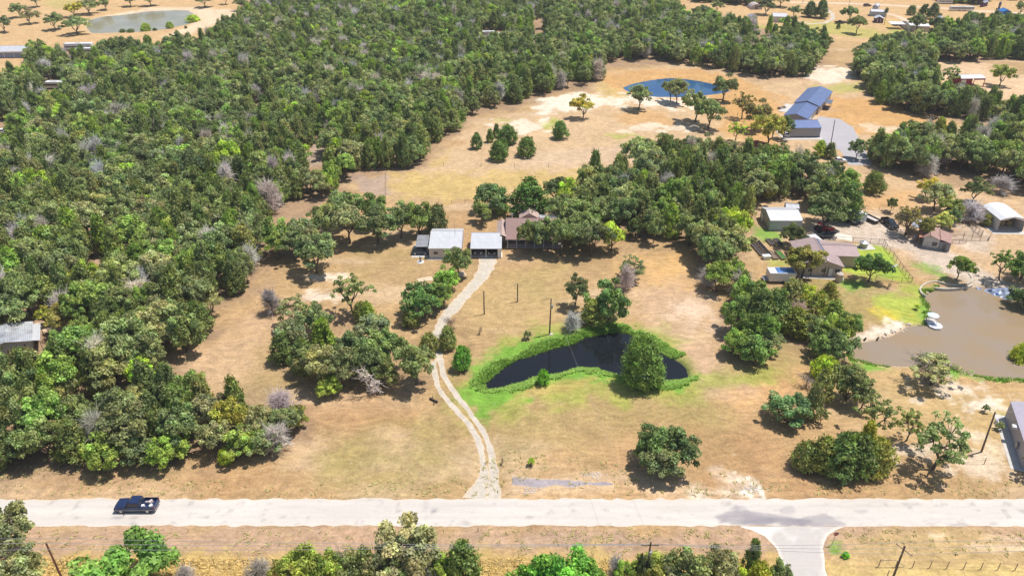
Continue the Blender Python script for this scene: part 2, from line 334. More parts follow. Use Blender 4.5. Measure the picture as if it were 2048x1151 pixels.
def ground_mat(name, streak=(0.65, 1.15), amp=.26, bump=.8):
    m = bpy.data.materials.new(name); m.use_nodes = True
    n = m.node_tree.nodes; l = m.node_tree.links; b = n['Principled BSDF']; b.inputs['Roughness'].default_value = .95; b.inputs['Specular IOR Level'].default_value = .1
    at = n.new('ShaderNodeAttribute'); at.attribute_name = 'Col'
    tc = n.new('ShaderNodeTexCoord')
    mp = n.new('ShaderNodeMapping'); mp.inputs['Scale'].default_value = (streak[0], streak[1], 1); l.new(tc.outputs['Object'], mp.inputs[0])
    wr = n.new('ShaderNodeTexNoise'); wr.inputs['Scale'].default_value = .07; wr.inputs['Detail'].default_value = 2; l.new(tc.outputs['Object'], wr.inputs['Vector'])
    ad = n.new('ShaderNodeVectorMath'); ad.operation = 'MULTIPLY_ADD'; ad.inputs[1].default_value = (9, 9, 0); l.new(wr.outputs['Color'], ad.inputs[0]); l.new(mp.outputs[0], ad.inputs[2])
    n1 = n.new('ShaderNodeTexNoise'); n1.inputs['Scale'].default_value = 1.0; n1.inputs['Detail'].default_value = 7; n1.inputs['Roughness'].default_value = .66; l.new(ad.outputs[0], n1.inputs['Vector'])
    n2 = n.new('ShaderNodeTexNoise'); n2.inputs['Scale'].default_value = 2.3; n2.inputs['Detail'].default_value = 6; n2.inputs['Roughness'].default_value = .75; l.new(tc.outputs['Object'], n2.inputs['Vector'])
    r1 = n.new('ShaderNodeMapRange'); r1.inputs[1].default_value = .3; r1.inputs[2].default_value = .7; r1.inputs[3].default_value = 1-amp; r1.inputs[4].default_value = 1+amp; l.new(n1.outputs['Fac'], r1.inputs[0])
    r2 = n.new('ShaderNodeMapRange'); r2.inputs[1].default_value = .32; r2.inputs[2].default_value = .68; r2.inputs[3].default_value = 1-amp*.8; r2.inputs[4].default_value = 1+amp*.8; l.new(n2.outputs['Fac'], r2.inputs[0])
    mu = n.new('ShaderNodeMath'); mu.operation = 'MULTIPLY'; l.new(r1.outputs[0], mu.inputs[0]); l.new(r2.outputs[0], mu.inputs[1])
    s = n.new('ShaderNodeVectorMath'); s.operation = 'SCALE'; l.new(at.outputs['Color'], s.inputs[0]); l.new(mu.outputs[0], s.inputs['Scale'])
    # dark tufts and pale straw flecks
    n3 = n.new('ShaderNodeTexNoise'); n3.inputs['Scale'].default_value = 1.1; n3.inputs['Detail'].default_value = 8; n3.inputs['Roughness'].default_value = .8; l.new(tc.outputs['Object'], n3.inputs['Vector'])
    r3 = n.new('ShaderNodeMapRange'); r3.inputs[1].default_value = .58; r3.inputs[2].default_value = .66; r3.inputs[4].default_value = .5; l.new(n3.outputs['Fac'], r3.inputs[0])
    mx = n.new('ShaderNodeMix'); mx.data_type = 'RGBA'; mx.inputs['B'].default_value = (.66,.53,.38,1); l.new(r3.outputs[0], mx.inputs['Factor']); l.new(s.outputs[0], mx.inputs['A'])
    r4 = n.new('ShaderNodeMapRange'); r4.inputs[1].default_value = .385; r4.inputs[2].default_value = .31; r4.inputs[4].default_value = .45; l.new(n3.outputs['Fac'], r4.inputs[0])
    m2 = n.new('ShaderNodeMix'); m2.data_type = 'RGBA'; m2.inputs['B'].default_value = (.20,.15,.07,1); l.new(r4.outputs[0], m2.inputs['Factor']); l.new(mx.outputs['Result'], m2.inputs['A'])
    l.new(m2.outputs['Result'], b.inputs['Base Color'])
    bp = n.new('ShaderNodeBump'); bp.inputs['Strength'].default_value = bump; bp.inputs['Distance'].default_value = .15; l.new(n2.outputs['Fac'], bp.inputs['Height']); l.new(bp.outputs[0], b.inputs['Normal'])
    return m

# ---------------------------------------------------------------- the ground, one sheet
xs = np.concatenate([[-6000,-3000,-1500,-900,-650], np.arange(-480,-130,2.), np.arange(-130,130,.6), np.arange(130,480,2.), [480,650,900,1500,3000,6000]])
ys = np.concatenate([[-2500,-900,-300,-60,20], np.arange(50,200,.6), np.arange(200,360,1.1), np.arange(360,640,2.2), [640,760,900,1300,2200,4500,7500]])
X, Yg = np.meshgrid(xs, ys); xf, yf = X.ravel(), Yg.ravel()
zf = gz(xf, yf)
nx, ny = len(xs), len(ys)
ii = (np.arange(ny-1)[:, None]*nx + np.arange(nx-1)[None, :]).ravel()
gme = mesh_np('ground', np.stack([xf, yf, zf], 1), np.stack([ii, ii+1, ii+nx+1, ii+nx], 1), [ground_mat('dry_ground')], smooth=True)
set_col(gme, ground_colour(xf, yf))
g = link(bpy.data.objects.new('ground', gme)); tag(g, kind='structure')

def sheet(name, left, right, z, colfn, m, n=10, step=.8, rag=.25):
    """strip between two polylines in world space, ragged at both edges"""
    def resample(p, k):
        p = np.array(p, float); L = np.r_[0, np.cumsum(np.hypot(*np.diff(p, axis=0).T))]
        t = np.linspace(0, L[-1], k); return np.stack([np.interp(t, L, p[:,0]), np.interp(t, L, p[:,1])], 1)
    L = np.array(left); k = max(4, int(np.hypot(*np.diff(L, axis=0).T).sum()/step))
    A = resample(left, k); B = resample(right, k)
    d = B-A; w = np.hypot(d[:,0], d[:,1])[:, None]+1e-9; d = d/w
    A = A - d*((fbm(A[:,0], A[:,1], 1.6, 61)-.5)*2*rag*1.5)[:, None]; B = B + d*((fbm(B[:,0], B[:,1], 1.6, 67)-.5)*2*rag*1.5)[:, None]
    t = np.linspace(0, 1, n+1)[None, :, None]; G = A[:, None]*(1-t)+B[:, None]*t
    x = G[..., 0].ravel(); y = G[..., 1].ravel()
    ii = (np.arange(k-1)[:, None]*(n+1)+np.arange(n)[None, :]).ravel()
    me = mesh_np(name, np.stack([x, y, np.full(len(x), z)], 1), np.stack([ii, ii+1, ii+n+2, ii+n+1], 1), [m])
    tt = np.broadcast_to(t[..., 0], (k, n+1)).ravel()
    set_col(me, colfn(x, y, tt))
    o = link(bpy.data.objects.new(name, me)); tag(o, kind='structure'); return o
roadmat = ground_mat('worn_asphalt', (.10, 1.2), .06, .15)
# pavement has its own flecks toned down
for nd in roadmat.node_tree.nodes:
    if nd.type == 'MAP_RANGE' and abs(nd.inputs[4].default_value-.5) < 1e-6: nd.inputs[4].default_value = .10
    if nd.type == 'MAP_RANGE' and abs(nd.inputs[4].default_value-.45) < 1e-6: nd.inputs[4].default_value = .05
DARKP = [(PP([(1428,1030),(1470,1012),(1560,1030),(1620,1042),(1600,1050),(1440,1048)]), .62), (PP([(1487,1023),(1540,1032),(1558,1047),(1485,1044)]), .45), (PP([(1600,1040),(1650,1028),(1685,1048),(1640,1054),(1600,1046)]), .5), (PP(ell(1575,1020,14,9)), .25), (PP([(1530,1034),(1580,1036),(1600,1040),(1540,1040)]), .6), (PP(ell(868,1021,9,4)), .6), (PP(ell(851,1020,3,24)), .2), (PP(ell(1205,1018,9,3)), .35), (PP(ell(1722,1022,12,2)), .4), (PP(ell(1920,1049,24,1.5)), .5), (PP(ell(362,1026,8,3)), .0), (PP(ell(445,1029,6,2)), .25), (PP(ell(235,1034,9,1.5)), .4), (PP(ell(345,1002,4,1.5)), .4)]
def road_colour(x, y, t):
    c = np.empty((len(x), 3)); c[:] = (.54,.495,.45)
    c *= (1+.20*(fbm(x*.22, y*1.4, 3, 31)-.5)+.14*(fbm(x, y, 14, 33)-.5))[:, None]; bl = np.clip((fbm(x, y, 1.3, 35, 3)-.68)*9, 0, 1)[:, None]; c *= (1-.22*bl)
    e = np.clip(1-np.minimum(t, 1-t)*14, 0, 1)[:, None]; c = c*(1-e*.7)+np.array((.60,.50,.38))*e*.7
    lane = np.clip(1-np.abs(t-.30)*14, 0, 1)+np.clip(1-np.abs(t-.72)*14, 0, 1); c *= (1-.05*lane)[:, None]
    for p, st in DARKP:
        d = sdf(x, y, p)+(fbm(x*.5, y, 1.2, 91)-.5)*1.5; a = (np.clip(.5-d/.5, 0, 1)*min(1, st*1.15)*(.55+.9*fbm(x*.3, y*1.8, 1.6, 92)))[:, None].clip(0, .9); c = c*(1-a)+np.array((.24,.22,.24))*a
    return c
yl = P(1024, 1051)[1]; yr = P(1024, 997)[1]
sheet('road', [(-700, yl+.05), (0, yl), (700, yl-.9)], [(-700, yr), (0, yr), (700, yr-.2)], .022, road_colour, roadmat, n=26, step=.4, rag=.26)
def side_colour(x, y, t):
    c = np.empty((len(x), 3)); c[:] = (.47,.43,.40); w = fbm(x, y, 4, 12)
    a = np.clip((w-.45)*5, 0, 1)[:, None]; c = c*(1-a)+np.array((.66,.615,.57))*a
    e = np.clip(1-np.minimum(t, 1-t)*11, 0, 1)[:, None]; return c*(1-e)+np.array((.66,.60,.52))*e
sl_l = PP([(1478,1052),(1500,1058),(1530,1072),(1553,1095),(1566,1125),(1574,1151),(1590,1300)]); sl_r = PP([(1690,1052),(1672,1058),(1655,1070),(1647,1095),(1648,1125),(1655,1151),(1690,1300)])
sheet('side_road', sl_l[::-1], sl_r[::-1], .012, side_colour, roadmat, n=22, step=.4, rag=.15)
gravel = ground_mat('pale_caliche_gravel', (1, 1), .14, .6)
def white_gravel(x, y, t):
    c = np.empty((len(x), 3)); c[:] = (.49,.435,.36); c *= (1+.3*(fbm(x, y, 1.5, 8)-.5))[:, None]
    e = np.clip(1-np.minimum(t, 1-t)*6, 0, 1)[:, None]*(.75); return c*(1-e)+np.array((.60,.44,.29))*e
def strip_px(pts, widths):
    """centre line in photo pixels and widths in metres -> two world polylines"""
    c = PP(pts); d = np.gradient(c, axis=0); d /= np.hypot(d[:,0], d[:,1])[:, None]; nrm = np.stack([-d[:,1], d[:,0]], 1)
    w = np.array(widths)[:, None]/2; return c+nrm*w, c-nrm*w
def lane(name, pts, widths, z, fn=white_gravel, m=None, **k):
    a, b = strip_px(pts, widths); return sheet(name, a, b, z, fn, m or gravel, **k)
lane('driveway', [(880,722),(877,700),(874,680),(872,668),(890,637),(914,606),(945,575),(968,547),(976,525),(977,507)], [1.6,2.0,2.1,2.2,2.5,2.8,3.1,3.5,3.9,4.4], .030, n=10, step=.6, rag=.5)
lane('driveway', [(866,722),(873,767),(885,788),(901.5,808.6),(920,828),(938,847.7),(955,875),(962,903),(968,932),(968,955),(962,975),(958,997)], [.9,1.0,.9,.95,1.0,1.0,1.0,1.0,1.2,1.8,3.2,5.2], .016, n=6, step=.5, rag=.22)
lane('driveway', [(880,718),(886,748.6),(900,772),(914.5,793),(930,812),(943,829),(966.6,863),(978,890),(984.5,917),(988,945),(988,970),(986,997)], [1.2,1.0,.9,.95,.95,1.0,.95,1.0,1.2,1.6,1.8,2.4], .020, n=6, step=.5, rag=.22)
def dirt(x, y, t):
    c = np.empty((len(x), 3)); c[:] = (.60,.45,.32); return c*(1+.3*(fbm(x, y, 2, 8)-.5))[:, None]
lane('dirt_path', [(835,560),(860,557),(890,552),(930,545)], [1.2,1.6,2,2.4], .008, dirt, n=5, rag=.5)
def grey_gravel(x, y, t):
    c = np.empty((len(x), 3)); c[:] = (.33,.29,.30); c *= (1+.5*(fbm(x, y, 2.5, 8)-.5))[:, None]
    e = np.clip(1-np.minimum(t, 1-t)*5, 0, 1)[:, None]; return c*(1-e)+np.array((.52,.38,.26))*e
lane('gravel_patch', [(1024,962),(1060,964),(1120,965),(1180,966),(1226,968)], [2.2,2.4,1.6,1.3,.7], .010, grey_gravel, n=8, rag=.5)
def drivegrey(x, y, t):
    c = np.empty((len(x), 3)); c[:] = (.38,.36,.37); return c*(1+.12*(fbm(x, y, 5, 8)-.5))[:, None]
sheet('concrete_drive', PP([(1623,247),(1638,270),(1640,290),(1680,300),(1698,330)]), PP([(1640,233),(1680,238),(1706,255),(1725,290),(1745,330)]), .02, drivegrey, roadmat, n=12, rag=.1)
def conc(x, y, t):
    c = np.empty((len(x), 3)); c[:] = (.68,.62,.53); return c*(1+.1*(fbm(x, y, 3, 8)-.5))[:, None]
lane('concrete_pad', [(1672,476),(1676,466)], [7.6,6.6], .012, conc, n=6, rag=.05)
lane('concrete_pad', [(972,514.5),(972,504)], [7.9,7.9], .036, conc, n=6, rag=.05)
lane('ranch_road', [(1580,5),(1650,6),(1720,8),(1800,12),(1880,16),(1940,22),(2000,24),(2060,28),(2200,34)], [6]*9, .02, dirt, n=5, rag=.5)
lane('ranch_track', [(1648,14),(1665,28),(1666,38),(1650,46),(1620,48),(1590,42)], [2.4]*6, .014, white_gravel, n=5, rag=.4)
lane('ranch_track', [(1770,26),(1800,34),(1815,44)], [4]*3, .018, dirt, n=5, rag=.4)
lane('dirt_path', [(40,665),(90,650),(140,665),(200,672),(250,668)], [5,4,3,2.4,2.2], .010, dirt, n=5, rag=.6)

# ---------------------------------------------------------------- water
def water(name, poly, col, rough=.06, ior=1.33, mud_or_sky=None, spec=.5):
    m = bpy.data.materials.new(name+'_water'); m.use_nodes = True; n = m.node_tree.nodes; l = m.node_tree.links; b = n['Principled BSDF']
    b.inputs['Roughness'].default_value = rough; b.inputs['IOR'].default_value = ior; b.inputs['Specular IOR Level'].default_value = spec
    tc = n.new('ShaderNodeTexCoord'); nz = n.new('ShaderNodeTexNoise'); nz.inputs['Scale'].default_value = .09; nz.inputs['Detail'].default_value = 4; l.new(tc.outputs['Object'], nz.inputs['Vector'])
    mx = n.new('ShaderNodeMix'); mx.data_type = 'RGBA'; mx.inputs['A'].default_value = (*col, 1); mx.inputs['B'].default_value = (*(mud_or_sky or [c*1.25 for c in col]), 1)
    mr = n.new('ShaderNodeMapRange'); mr.inputs[1].default_value = .4; mr.inputs[2].default_value = .65; l.new(nz.outputs['Fac'], mr.inputs[0]); l.new(mr.outputs[0], mx.inputs['Factor']); l.new(mx.outputs['Result'], b.inputs['Base Color'])
    wv = n.new('ShaderNodeTexNoise'); wv.inputs['Scale'].default_value = 2.4; wv.inputs['Detail'].default_value = 3; l.new(tc.outputs['Object'], wv.inputs['Vector'])
    bp = n.new('ShaderNodeBump'); bp.inputs['Strength'].default_value = .05; bp.inputs['Distance'].default_value = .03; l.new(wv.outputs['Fac'], bp.inputs['Height']); l.new(bp.outputs[0], b.inputs['Normal'])
    c = poly.mean(axis=0); big = [(c[0]+(x-c[0])*1.0, c[1]+(y-c[1])*1.0) for x, y in poly]
    # the sheet runs under the banks a little way
    x0, y0 = poly.min(axis=0)-2.2; x1, y1 = poly.max(axis=0)+2.2
    gx = np.arange(x0, x1, .8); gy = np.arange(y0, y1, .8); A, Bq = np.meshgrid(gx, gy)
    d = sdf(A, Bq, poly); k = (d[:-1, :-1] < 1.6); kx = len(gx)
    ii = (np.arange(len(gy)-1)[:, None]*kx+np.arange(kx-1)[None, :])[k]
    me = mesh_np(name, np.stack([A.ravel(), Bq.ravel(), np.full(A.size, WZ)], 1), np.stack([ii, ii+1, ii+kx+1, ii+kx], 1), [m], smooth=True)
    bm = bmesh.new(); bm.from_mesh(me); bmesh.ops.delete(bm, geom=[v for v in bm.verts if not v.link_faces], context='VERTS'); bm.to_mesh(me); bm.free()
    o = link(bpy.data.objects.new(name, me)); tag(o, kind='structure'); return o
water('pond', PONDS[0], (.009,.011,.014), .04)
water('pond', PONDS[1], (.02,.075,.19), .05, mud_or_sky=(.035,.10,.20))  # blue of the reflected sky is put into both water tones
water('pond', PONDS[2], (.275,.215,.155), .06, mud_or_sky=(.29,.205,.115))
water('pond', PONDS[3], (.25,.23,.155), .12, mud_or_sky=(.31,.28,.20))

# ---------------------------------------------------------------- trees
def leaf_mat(name, col, rnd=.48, trans=.3):
    m = bpy.data.materials.new(name); m.use_nodes = True; n = m.node_tree.nodes; l = m.node_tree.links
    b = n['Principled BSDF']; b.inputs['Roughness'].default_value = .6; b.inputs['Specular IOR Level'].default_value = .25
    at = n.new('ShaderNodeAttribute'); at.attribute_type = 'INSTANCER'; at.attribute_name = 'color'
    cl = n.new('ShaderNodeAttribute'); cl.attribute_name = 'Col'
    ge = n.new('ShaderNodeNewGeometry'); r = n.new('ShaderNodeMapRange'); r.inputs[3].default_value = 1-rnd; r.inputs[4].default_value = 1+rnd
    l.new(ge.outputs['Random Per Island'], r.inputs[0])
    v1 = n.new('ShaderNodeVectorMath'); v1.operation = 'MULTIPLY'; v1.inputs[0].default_value = col; l.new(at.outputs['Color'], v1.inputs[1])
    v2 = n.new('ShaderNodeVectorMath'); v2.operation = 'MULTIPLY'; l.new(v1.outputs[0], v2.inputs[0]); l.new(cl.outputs['Color'], v2.inputs[1])
    v3 = n.new('ShaderNodeVectorMath'); v3.operation = 'SCALE'; l.new(v2.outputs[0], v3.inputs[0]); l.new(r.outputs[0], v3.inputs['Scale'])
    l.new(v3.outputs[0], b.inputs['Base Color'])
    if trans:
        t = n.new('ShaderNodeBsdfTranslucent'); v4 = n.new('ShaderNodeVectorMath'); v4.operation = 'MULTIPLY'; v4.inputs[1].default_value = (1.25, 1.4, .6)
        l.new(v3.outputs[0], v4.inputs[0]); l.new(v4.outputs[0], t.inputs['Color'])
        mx = n.new('ShaderNodeMixShader'); mx.inputs[0].default_value = trans; l.new(b.outputs[0], mx.inputs[1]); l.new(t.outputs[0], mx.inputs[2]); l.new(mx.outputs[0], n['Material Output'].inputs[0])
    return m
M_OAK = leaf_mat('oak_leaves', (.262,.320,.128)); M_CED = leaf_mat('cedar_sprays', (.235,.295,.098), .5); M_BARK = mat('bark', (.12,.095,.075), .95, var=.3, vscale=3, bump=.6)
M_DEAD = leaf_mat('dead_wood', (.48,.47,.43), .3, 0)

def unit(a): return a/(np.linalg.norm(a, axis=1)[:, None]+1e-9)
def quads(C, N, a, b, rng, spin=None):
    """leaf quads centred at C facing N, half sizes a, b; spin = preferred long direction"""
    t = rng.normal(size=C.shape) if spin is None else spin
    U = unit(np.cross(N, t)); W = unit(np.cross(U, N)); a = a[:, None]; b = b[:, None]
    V = np.stack([C-U*a*.35-W*b, C+U*a-W*b*.1, C+U*a*.2+W*b, C-U*a+W*b*.15], 1).reshape(-1, 3)
    return V, np.arange(len(V)).reshape(-1, 4)
def tubes(segs, n=4):
    """segs: (p0,p1,r0,r1)"""
    p0 = np.array([s[0] for s in segs], float); p1 = np.array([s[1] for s in segs], float); r0 = np.array([s[2] for s in segs]); r1 = np.array([s[3] for s in segs])
    D = unit(p1-p0); ref = np.where(np.abs(D[:, 2:3]) > .9, np.array([[1., 0, 0]]), np.array([[0, 0, 1.]])); U = unit(np.cross(D, ref)); W = np.cross(D, U)
    V = []
    for p, r in ((p0, r0), (p1, r1)):
        for i in range(n):
            t = 2*math.pi*i/n; V.append(p+U*(r*math.cos(t))[:, None]+W*(r*math.sin(t))[:, None])
    V = np.stack(V, 1).reshape(-1, 3); Fq = []
    for i in range(n): Fq.append([i, (i+1) % n, n+(i+1) % n, n+i])
    Fq = (np.array(Fq)[None]+(np.arange(len(segs))*2*n)[:, None, None]).reshape(-1, 4)
    return V, Fq
def crooked(a, b, r0, r1, rng, k=3, amp=.12):
    a = np.array(a, float); b = np.array(b, float); L = np.linalg.norm(b-a); pts = [a]
    for i in range(1, k): pts.append(a+(b-a)*i/k+rng.normal(size=3)*amp*L*np.array([1, 1, .6]))
    pts.append(b); rs = np.linspace(r0, r1, k+1)
    return [(pts[i], pts[i+1], rs[i], rs[i+1]) for i in range(k)]

def make_oak(seed, Rr=4.5, H=7.5, base=1.6, nc=46, nl=130, rc=.25, leaf=.23, flat=.72, stems=1):
    rng = np.random.default_rng(seed)
    zc = base+(H-base)*.48; Rz = (H-base)*.5; ph = rng.uniform(0, 6.3, 3); segs = []
    cl = []
    for i in range(nc):
        for _ in range(30):
            d = rng.normal(size=3); d /= np.linalg.norm(d)
            if d[2] > -.45: break
        az = math.atan2(d[1], d[0]); lob = 1+.17*math.sin(2*az+ph[0])+.13*math.sin(3*az+ph[1])+.10*math.sin(5*az+ph[2])
        f = rng.uniform(.55, .95) if rng.random() < .8 else rng.uniform(.2, .5)
        c = np.array([d[0]*Rr*lob*f, d[1]*Rr*lob*f, zc+d[2]*Rz*f*(1+.12*rng.normal())]); cl.append(c)
    cl = np.array(cl); V = []; Cc = []; Nn = []; A = []; B = []
    for c in cl:
        r = Rr*rc*rng.uniform(.65, 1.25); n = int(nl*rng.uniform(.7, 1.3)); d = unit(rng.normal(size=(n, 3))); d[:, 2] = np.where(d[:, 2] < -.3, -d[:, 2]*.5, d[:, 2])
        p = c+d*(r*rng.uniform(.35, 1.0, n)**.6)[:, None]*np.array([1, 1, flat]); V.append(p)
        nn = unit(d*.9+rng.normal(size=(n, 3))*.55+np.array([0, 0, .55])); Nn.append(nn)
        k = leaf*rng.uniform(.55, 1.25, n); A.append(k); B.append(k*rng.uniform(.6, 1, n)); Cc.append(np.tile(np.array([[1, 1, 1]])*rng.uniform(.62, 1.38)*np.array([[rng.uniform(.9, 1.15), 1, rng.uniform(.85, 1.1)]]), (n, 1)))
    C = np.concatenate(V); LV, LF = quads(C, np.concatenate(Nn), np.concatenate(A), np.concatenate(B), rng); LC = np.repeat(np.concatenate(Cc), 4, 0)
    # trunk, limbs, twigs out to the clumps
    for s in range(stems):
        off = np.array([0, 0, 0.]) if stems == 1 else np.array([rng.normal()*.6, rng.normal()*.6, 0]); lean = rng.normal(size=2)*.35; top = off+np.array([lean[0], lean[1], base*.95]); segs += crooked(off-[0, 0, .4], top, .26/stems**.5+.03, .2/stems**.5, rng, 3, .03)
        nlmb = 5 if stems == 1 else 3; hubs = []
        for i in range(nlmb):
            a = 2*math.pi*(i+rng.uniform(-.3, .3))/nlmb; h = np.array([top[0]+math.cos(a)*Rr*.42, top[1]+math.sin(a)*Rr*.42, zc+rng.uniform(-.3, .5)]); segs += crooked(top, h, .14, .08, rng, 3, .1); hubs.append(h)
        hubs = np.array(hubs)
        for c in cl[s::stems]:
            h = hubs[np.argmin(((hubs-c)**2).sum(1))]; segs += crooked(h, c, .06, .025, rng, 2, .1)
    TV, TF = tubes(segs, 5)
    return (LV, LF, LC), (TV, TF)

def make_cedar(seed, Rr=2.6, H=7.0, n=150, k=30, power=.75, low=.05, leaf=.30, ragg=.15):
    rng = np.random.default_rng(seed); V = []; Nn = []; A = []; B = []; Cc = []; S = []; ph = rng.uniform(0, 6.3, 3)
    for i in range(n):
        t = rng.uniform(0, 1)**.85; z = H*(low+(1-low)*t); prof = ((1-t)**power)*(1-.45*max(0, .22-t)/.22)
        a = rng.uniform(0, 2*math.pi); lob = 1+.15*math.sin(2*a+ph[0]+t*2)+.12*math.sin(3*a+ph[1]+t*5)
        r = Rr*prof*lob*rng.uniform(.62, 1.0+ragg); c = np.array([r*math.cos(a), r*math.sin(a), z*rng.uniform(.96, 1.03)])
        d = np.array([math.cos(a)*.8, math.sin(a)*.8, .75]); d /= np.linalg.norm(d); m = int(k*rng.uniform(.7, 1.3))
        L = rng.uniform(0, 1, m)*Rr*.33+.05; p = c+d*L[:, None]+rng.normal(size=(m, 3))*Rr*.095
        out = np.array([math.cos(a), math.sin(a), .5]); nn = unit(out+rng.normal(size=(m, 3))*.6); V.append(p); Nn.append(nn)
        kk = leaf*rng.uniform(.5, 1.2, m); A.append(kk*.5); B.append(kk*.95); S.append(np.cross(nn, np.cross(nn, np.tile(d, (m, 1))+rng.normal(size=(m, 3))*.4)))
        Cc.append(np.tile(np.array([[1, 1, 1]])*rng.uniform(.72, 1.3)*np.array([[rng.uniform(.88, 1.2), 1, rng.uniform(.8, 1.1)]]), (m, 1)))
    C = np.concatenate(V); LV, LF = quads(C, np.concatenate(Nn), np.concatenate(A), np.concatenate(B), rng, np.concatenate(S)); LC = np.repeat(np.concatenate(Cc), 4, 0)
    segs = crooked((0, 0, -.4), (0, 0, H*.9), .16, .03, rng, 4, .01)
    for i in range(14):
        z = H*rng.uniform(.1, .7); a = rng.uniform(0, 6.3); r = Rr*(1-z/H)*.8; segs += [((0, 0, z), (r*math.cos(a), r*math.sin(a), z+r*.5), .05, .02)]
    TV, TF = tubes(segs, 5)
    return (LV, LF, LC), (TV, TF)

def make_dead(seed, Rr=2.8, H=7.0, style='brush'):
    """bare grey tree: trunk, crooked limbs and a haze of fine twigs"""
    rng = np.random.default_rng(seed); trunk = crooked((0, 0, -.4), (rng.normal()*.3, rng.normal()*.3, H*.8), .17, .06, rng, 5, .02); tw = []
    nb = 34 if style == 'brush' else 12
    for i in range(nb):
        t = rng.uniform(.12, 1); z = H*.8*t; a = rng.uniform(0, 6.3); r = Rr*rng.uniform(.5, 1)*((1-.65*t) if style == 'brush' else (.55+.5*t)); b = np.array([r*math.cos(a), r*math.sin(a), z+rng.uniform(.2, .55)*r]); o = np.array([0, 0, z*.95])
        segs = crooked(o, b, .065, .03, rng, 4, .10 if style == 'brush' else .17); tw += segs
        for s in segs:
            for _ in range(7 if style == 'brush' else 4):
                f = rng.uniform(); q = s[0]+(s[1]-s[0])*f; dd = unit((s[1]-s[0])[None])[0]*.6+rng.normal(size=3)*.55+np.array([0, 0, .12]); e = q+dd*rng.uniform(.5, 1.15); tw.append((q, e, .036, .018))
                for _ in range(3 if style == 'brush' else 2):
                    w = q+(e-q)*rng.uniform(.3, 1); tw.append((w, w+(dd+rng.normal(size=3)*.6)*rng.uniform(.25, .65), .025, .014))
    LV, LF = tubes(tw, 3); cc = np.random.default_rng(seed).uniform(.8, 1.2, len(tw)); LC = np.repeat(np.repeat(cc[:, None], 3, 1)*np.array([[1., 1., 1.]]), 6, 0)
    TV, TF = tubes(trunk, 5); return (LV, LF, LC), (TV, TF)

class Proto: pass
PROTO = {}
def proto(key, data, Rr, H, lm, bark=None):
    (LV, LF, LC), (TV, TF) = data; p = Proto(); p.R = Rr; p.H = H; bark = bark or M_BARK
    p.crown = mesh_np('crown', LV, LF, [lm]); set_col(p.crown, LC)
    p.trunk = mesh_np('trunk', TV, TF, [bark], smooth=True)
    V = np.concatenate([LV, TV]); Fq = np.concatenate([LF, TF+len(LV)])
    p.both = mesh_np('tree', V, Fq, [lm, bark], np.r_[np.zeros(len(LF)), np.ones(len(TF))]); set_col(p.both, np.concatenate([LC, np.ones((len(TV), 3))]))
    PROTO.setdefault(key, []).append(p); return p
for s in range(9): proto('oak', make_oak(10+s, nc=40+4*s, base=1.3+.12*s, flat=.62+.04*s, rc=.27-.008*s), 4.7, 7.5, M_OAK)
for s in range(3): proto('bush', make_oak(40+s, Rr=4.2, H=6.2, base=.1, nc=64, nl=100, stems=2), 4.4, 6.2, M_OAK)
for s in range(4): proto('open_oak', make_oak(60+s, nc=58+4*s, nl=48, rc=.135, leaf=.20, base=2.0, H=8), 4.7, 8, M_OAK)
for s in range(5): proto('cedar', make_cedar(80+s, n=150), 2.8, 7, M_CED)
for s in range(3): proto('round_cedar', make_cedar(90+s, Rr=2.9, H=5.2, power=.5, n=170), 3.1, 5.2, M_CED)
for s in range(2): proto('plume', make_cedar(97+s, Rr=3.7, H=9.6, power=.42, n=330, k=34, leaf=.27, low=.03), 3.95, 9.7, M_CED)
M_GREYBARK = mat('grey_dead_bark', (.33,.285,.24), .9, var=.2, vscale=3)
for s in range(4): proto('dead', make_dead(120+s), 2.8, 7, M_DEAD, M_GREYBARK)
for s in range(2): proto('bare', make_dead(130+s, 3.0, 6.2, 'open'), 3.0, 6.2, M_DEAD, M_GREYBARK)

KIND = {'oak': ('oak_tree', 'oak tree'), 'bush': ('thicket_tree', 'bushy tree'), 'open_oak': ('oak_tree', 'oak tree'), 'cedar': ('cedar_tree', 'cedar tree'), 'round_cedar': ('cedar_tree', 'cedar tree'), 'plume': ('conical_tree', 'conical tree'), 'dead': ('dead_tree', 'dead tree'), 'bare': ('dead_tree', 'dead tree')}
TINT = {'n': (1, 1, 1), 'lime': (1.75, 1.75, .6), 'yel': (1.85, 1.45, .7), 'grey': (1.3, 1.12, 1.35), 'dark': (.68, .72, .75), 'bright': (1.35, 1.45, .75), 'brown': (1.4, 1.0, .85), 'olive': (1.4, 1.2, .75)}
TREES = []      # footprint record, so that the woodland does not grow through placed trees
def place_tree(key, x, y, w, h, tint, label, group=None, parts=True, idx=None):
    ps = PROTO[key]; p = ps[(idx if idx is not None else RNG.randrange(len(ps))) % len(ps)]
    t = TINT[tint] if isinstance(tint, str) else tint; j = RNG.uniform(.86, 1.16); col = (t[0]*j*RNG.uniform(.93, 1.1), t[1]*j, t[2]*j*RNG.uniform(.85, 1.1), 1)
    sx = w/2/p.R; sz = h/p.H; nm, cat = KIND[key]; z = gz1(x, y); rz = RNG.uniform(0, 6.28)
    if parts:
        o = empty(nm, (x, y, z), rz)
        for part, me in (('trunk', p.trunk), ('crown', p.crown)):
            c = bpy.data.objects.new(part, me); link(c); c.parent = o; c.color = col
    else:
        o = bpy.data.objects.new(nm, p.both); link(o); o.location = (x, y, z); o.rotation_euler = (0, 0, rz)
    o.color = col; o.scale = (sx, sx*RNG.uniform(.92, 1.08), sz); tag(o, label, cat, group); TREES.append((x, y, w/2, key)); return o
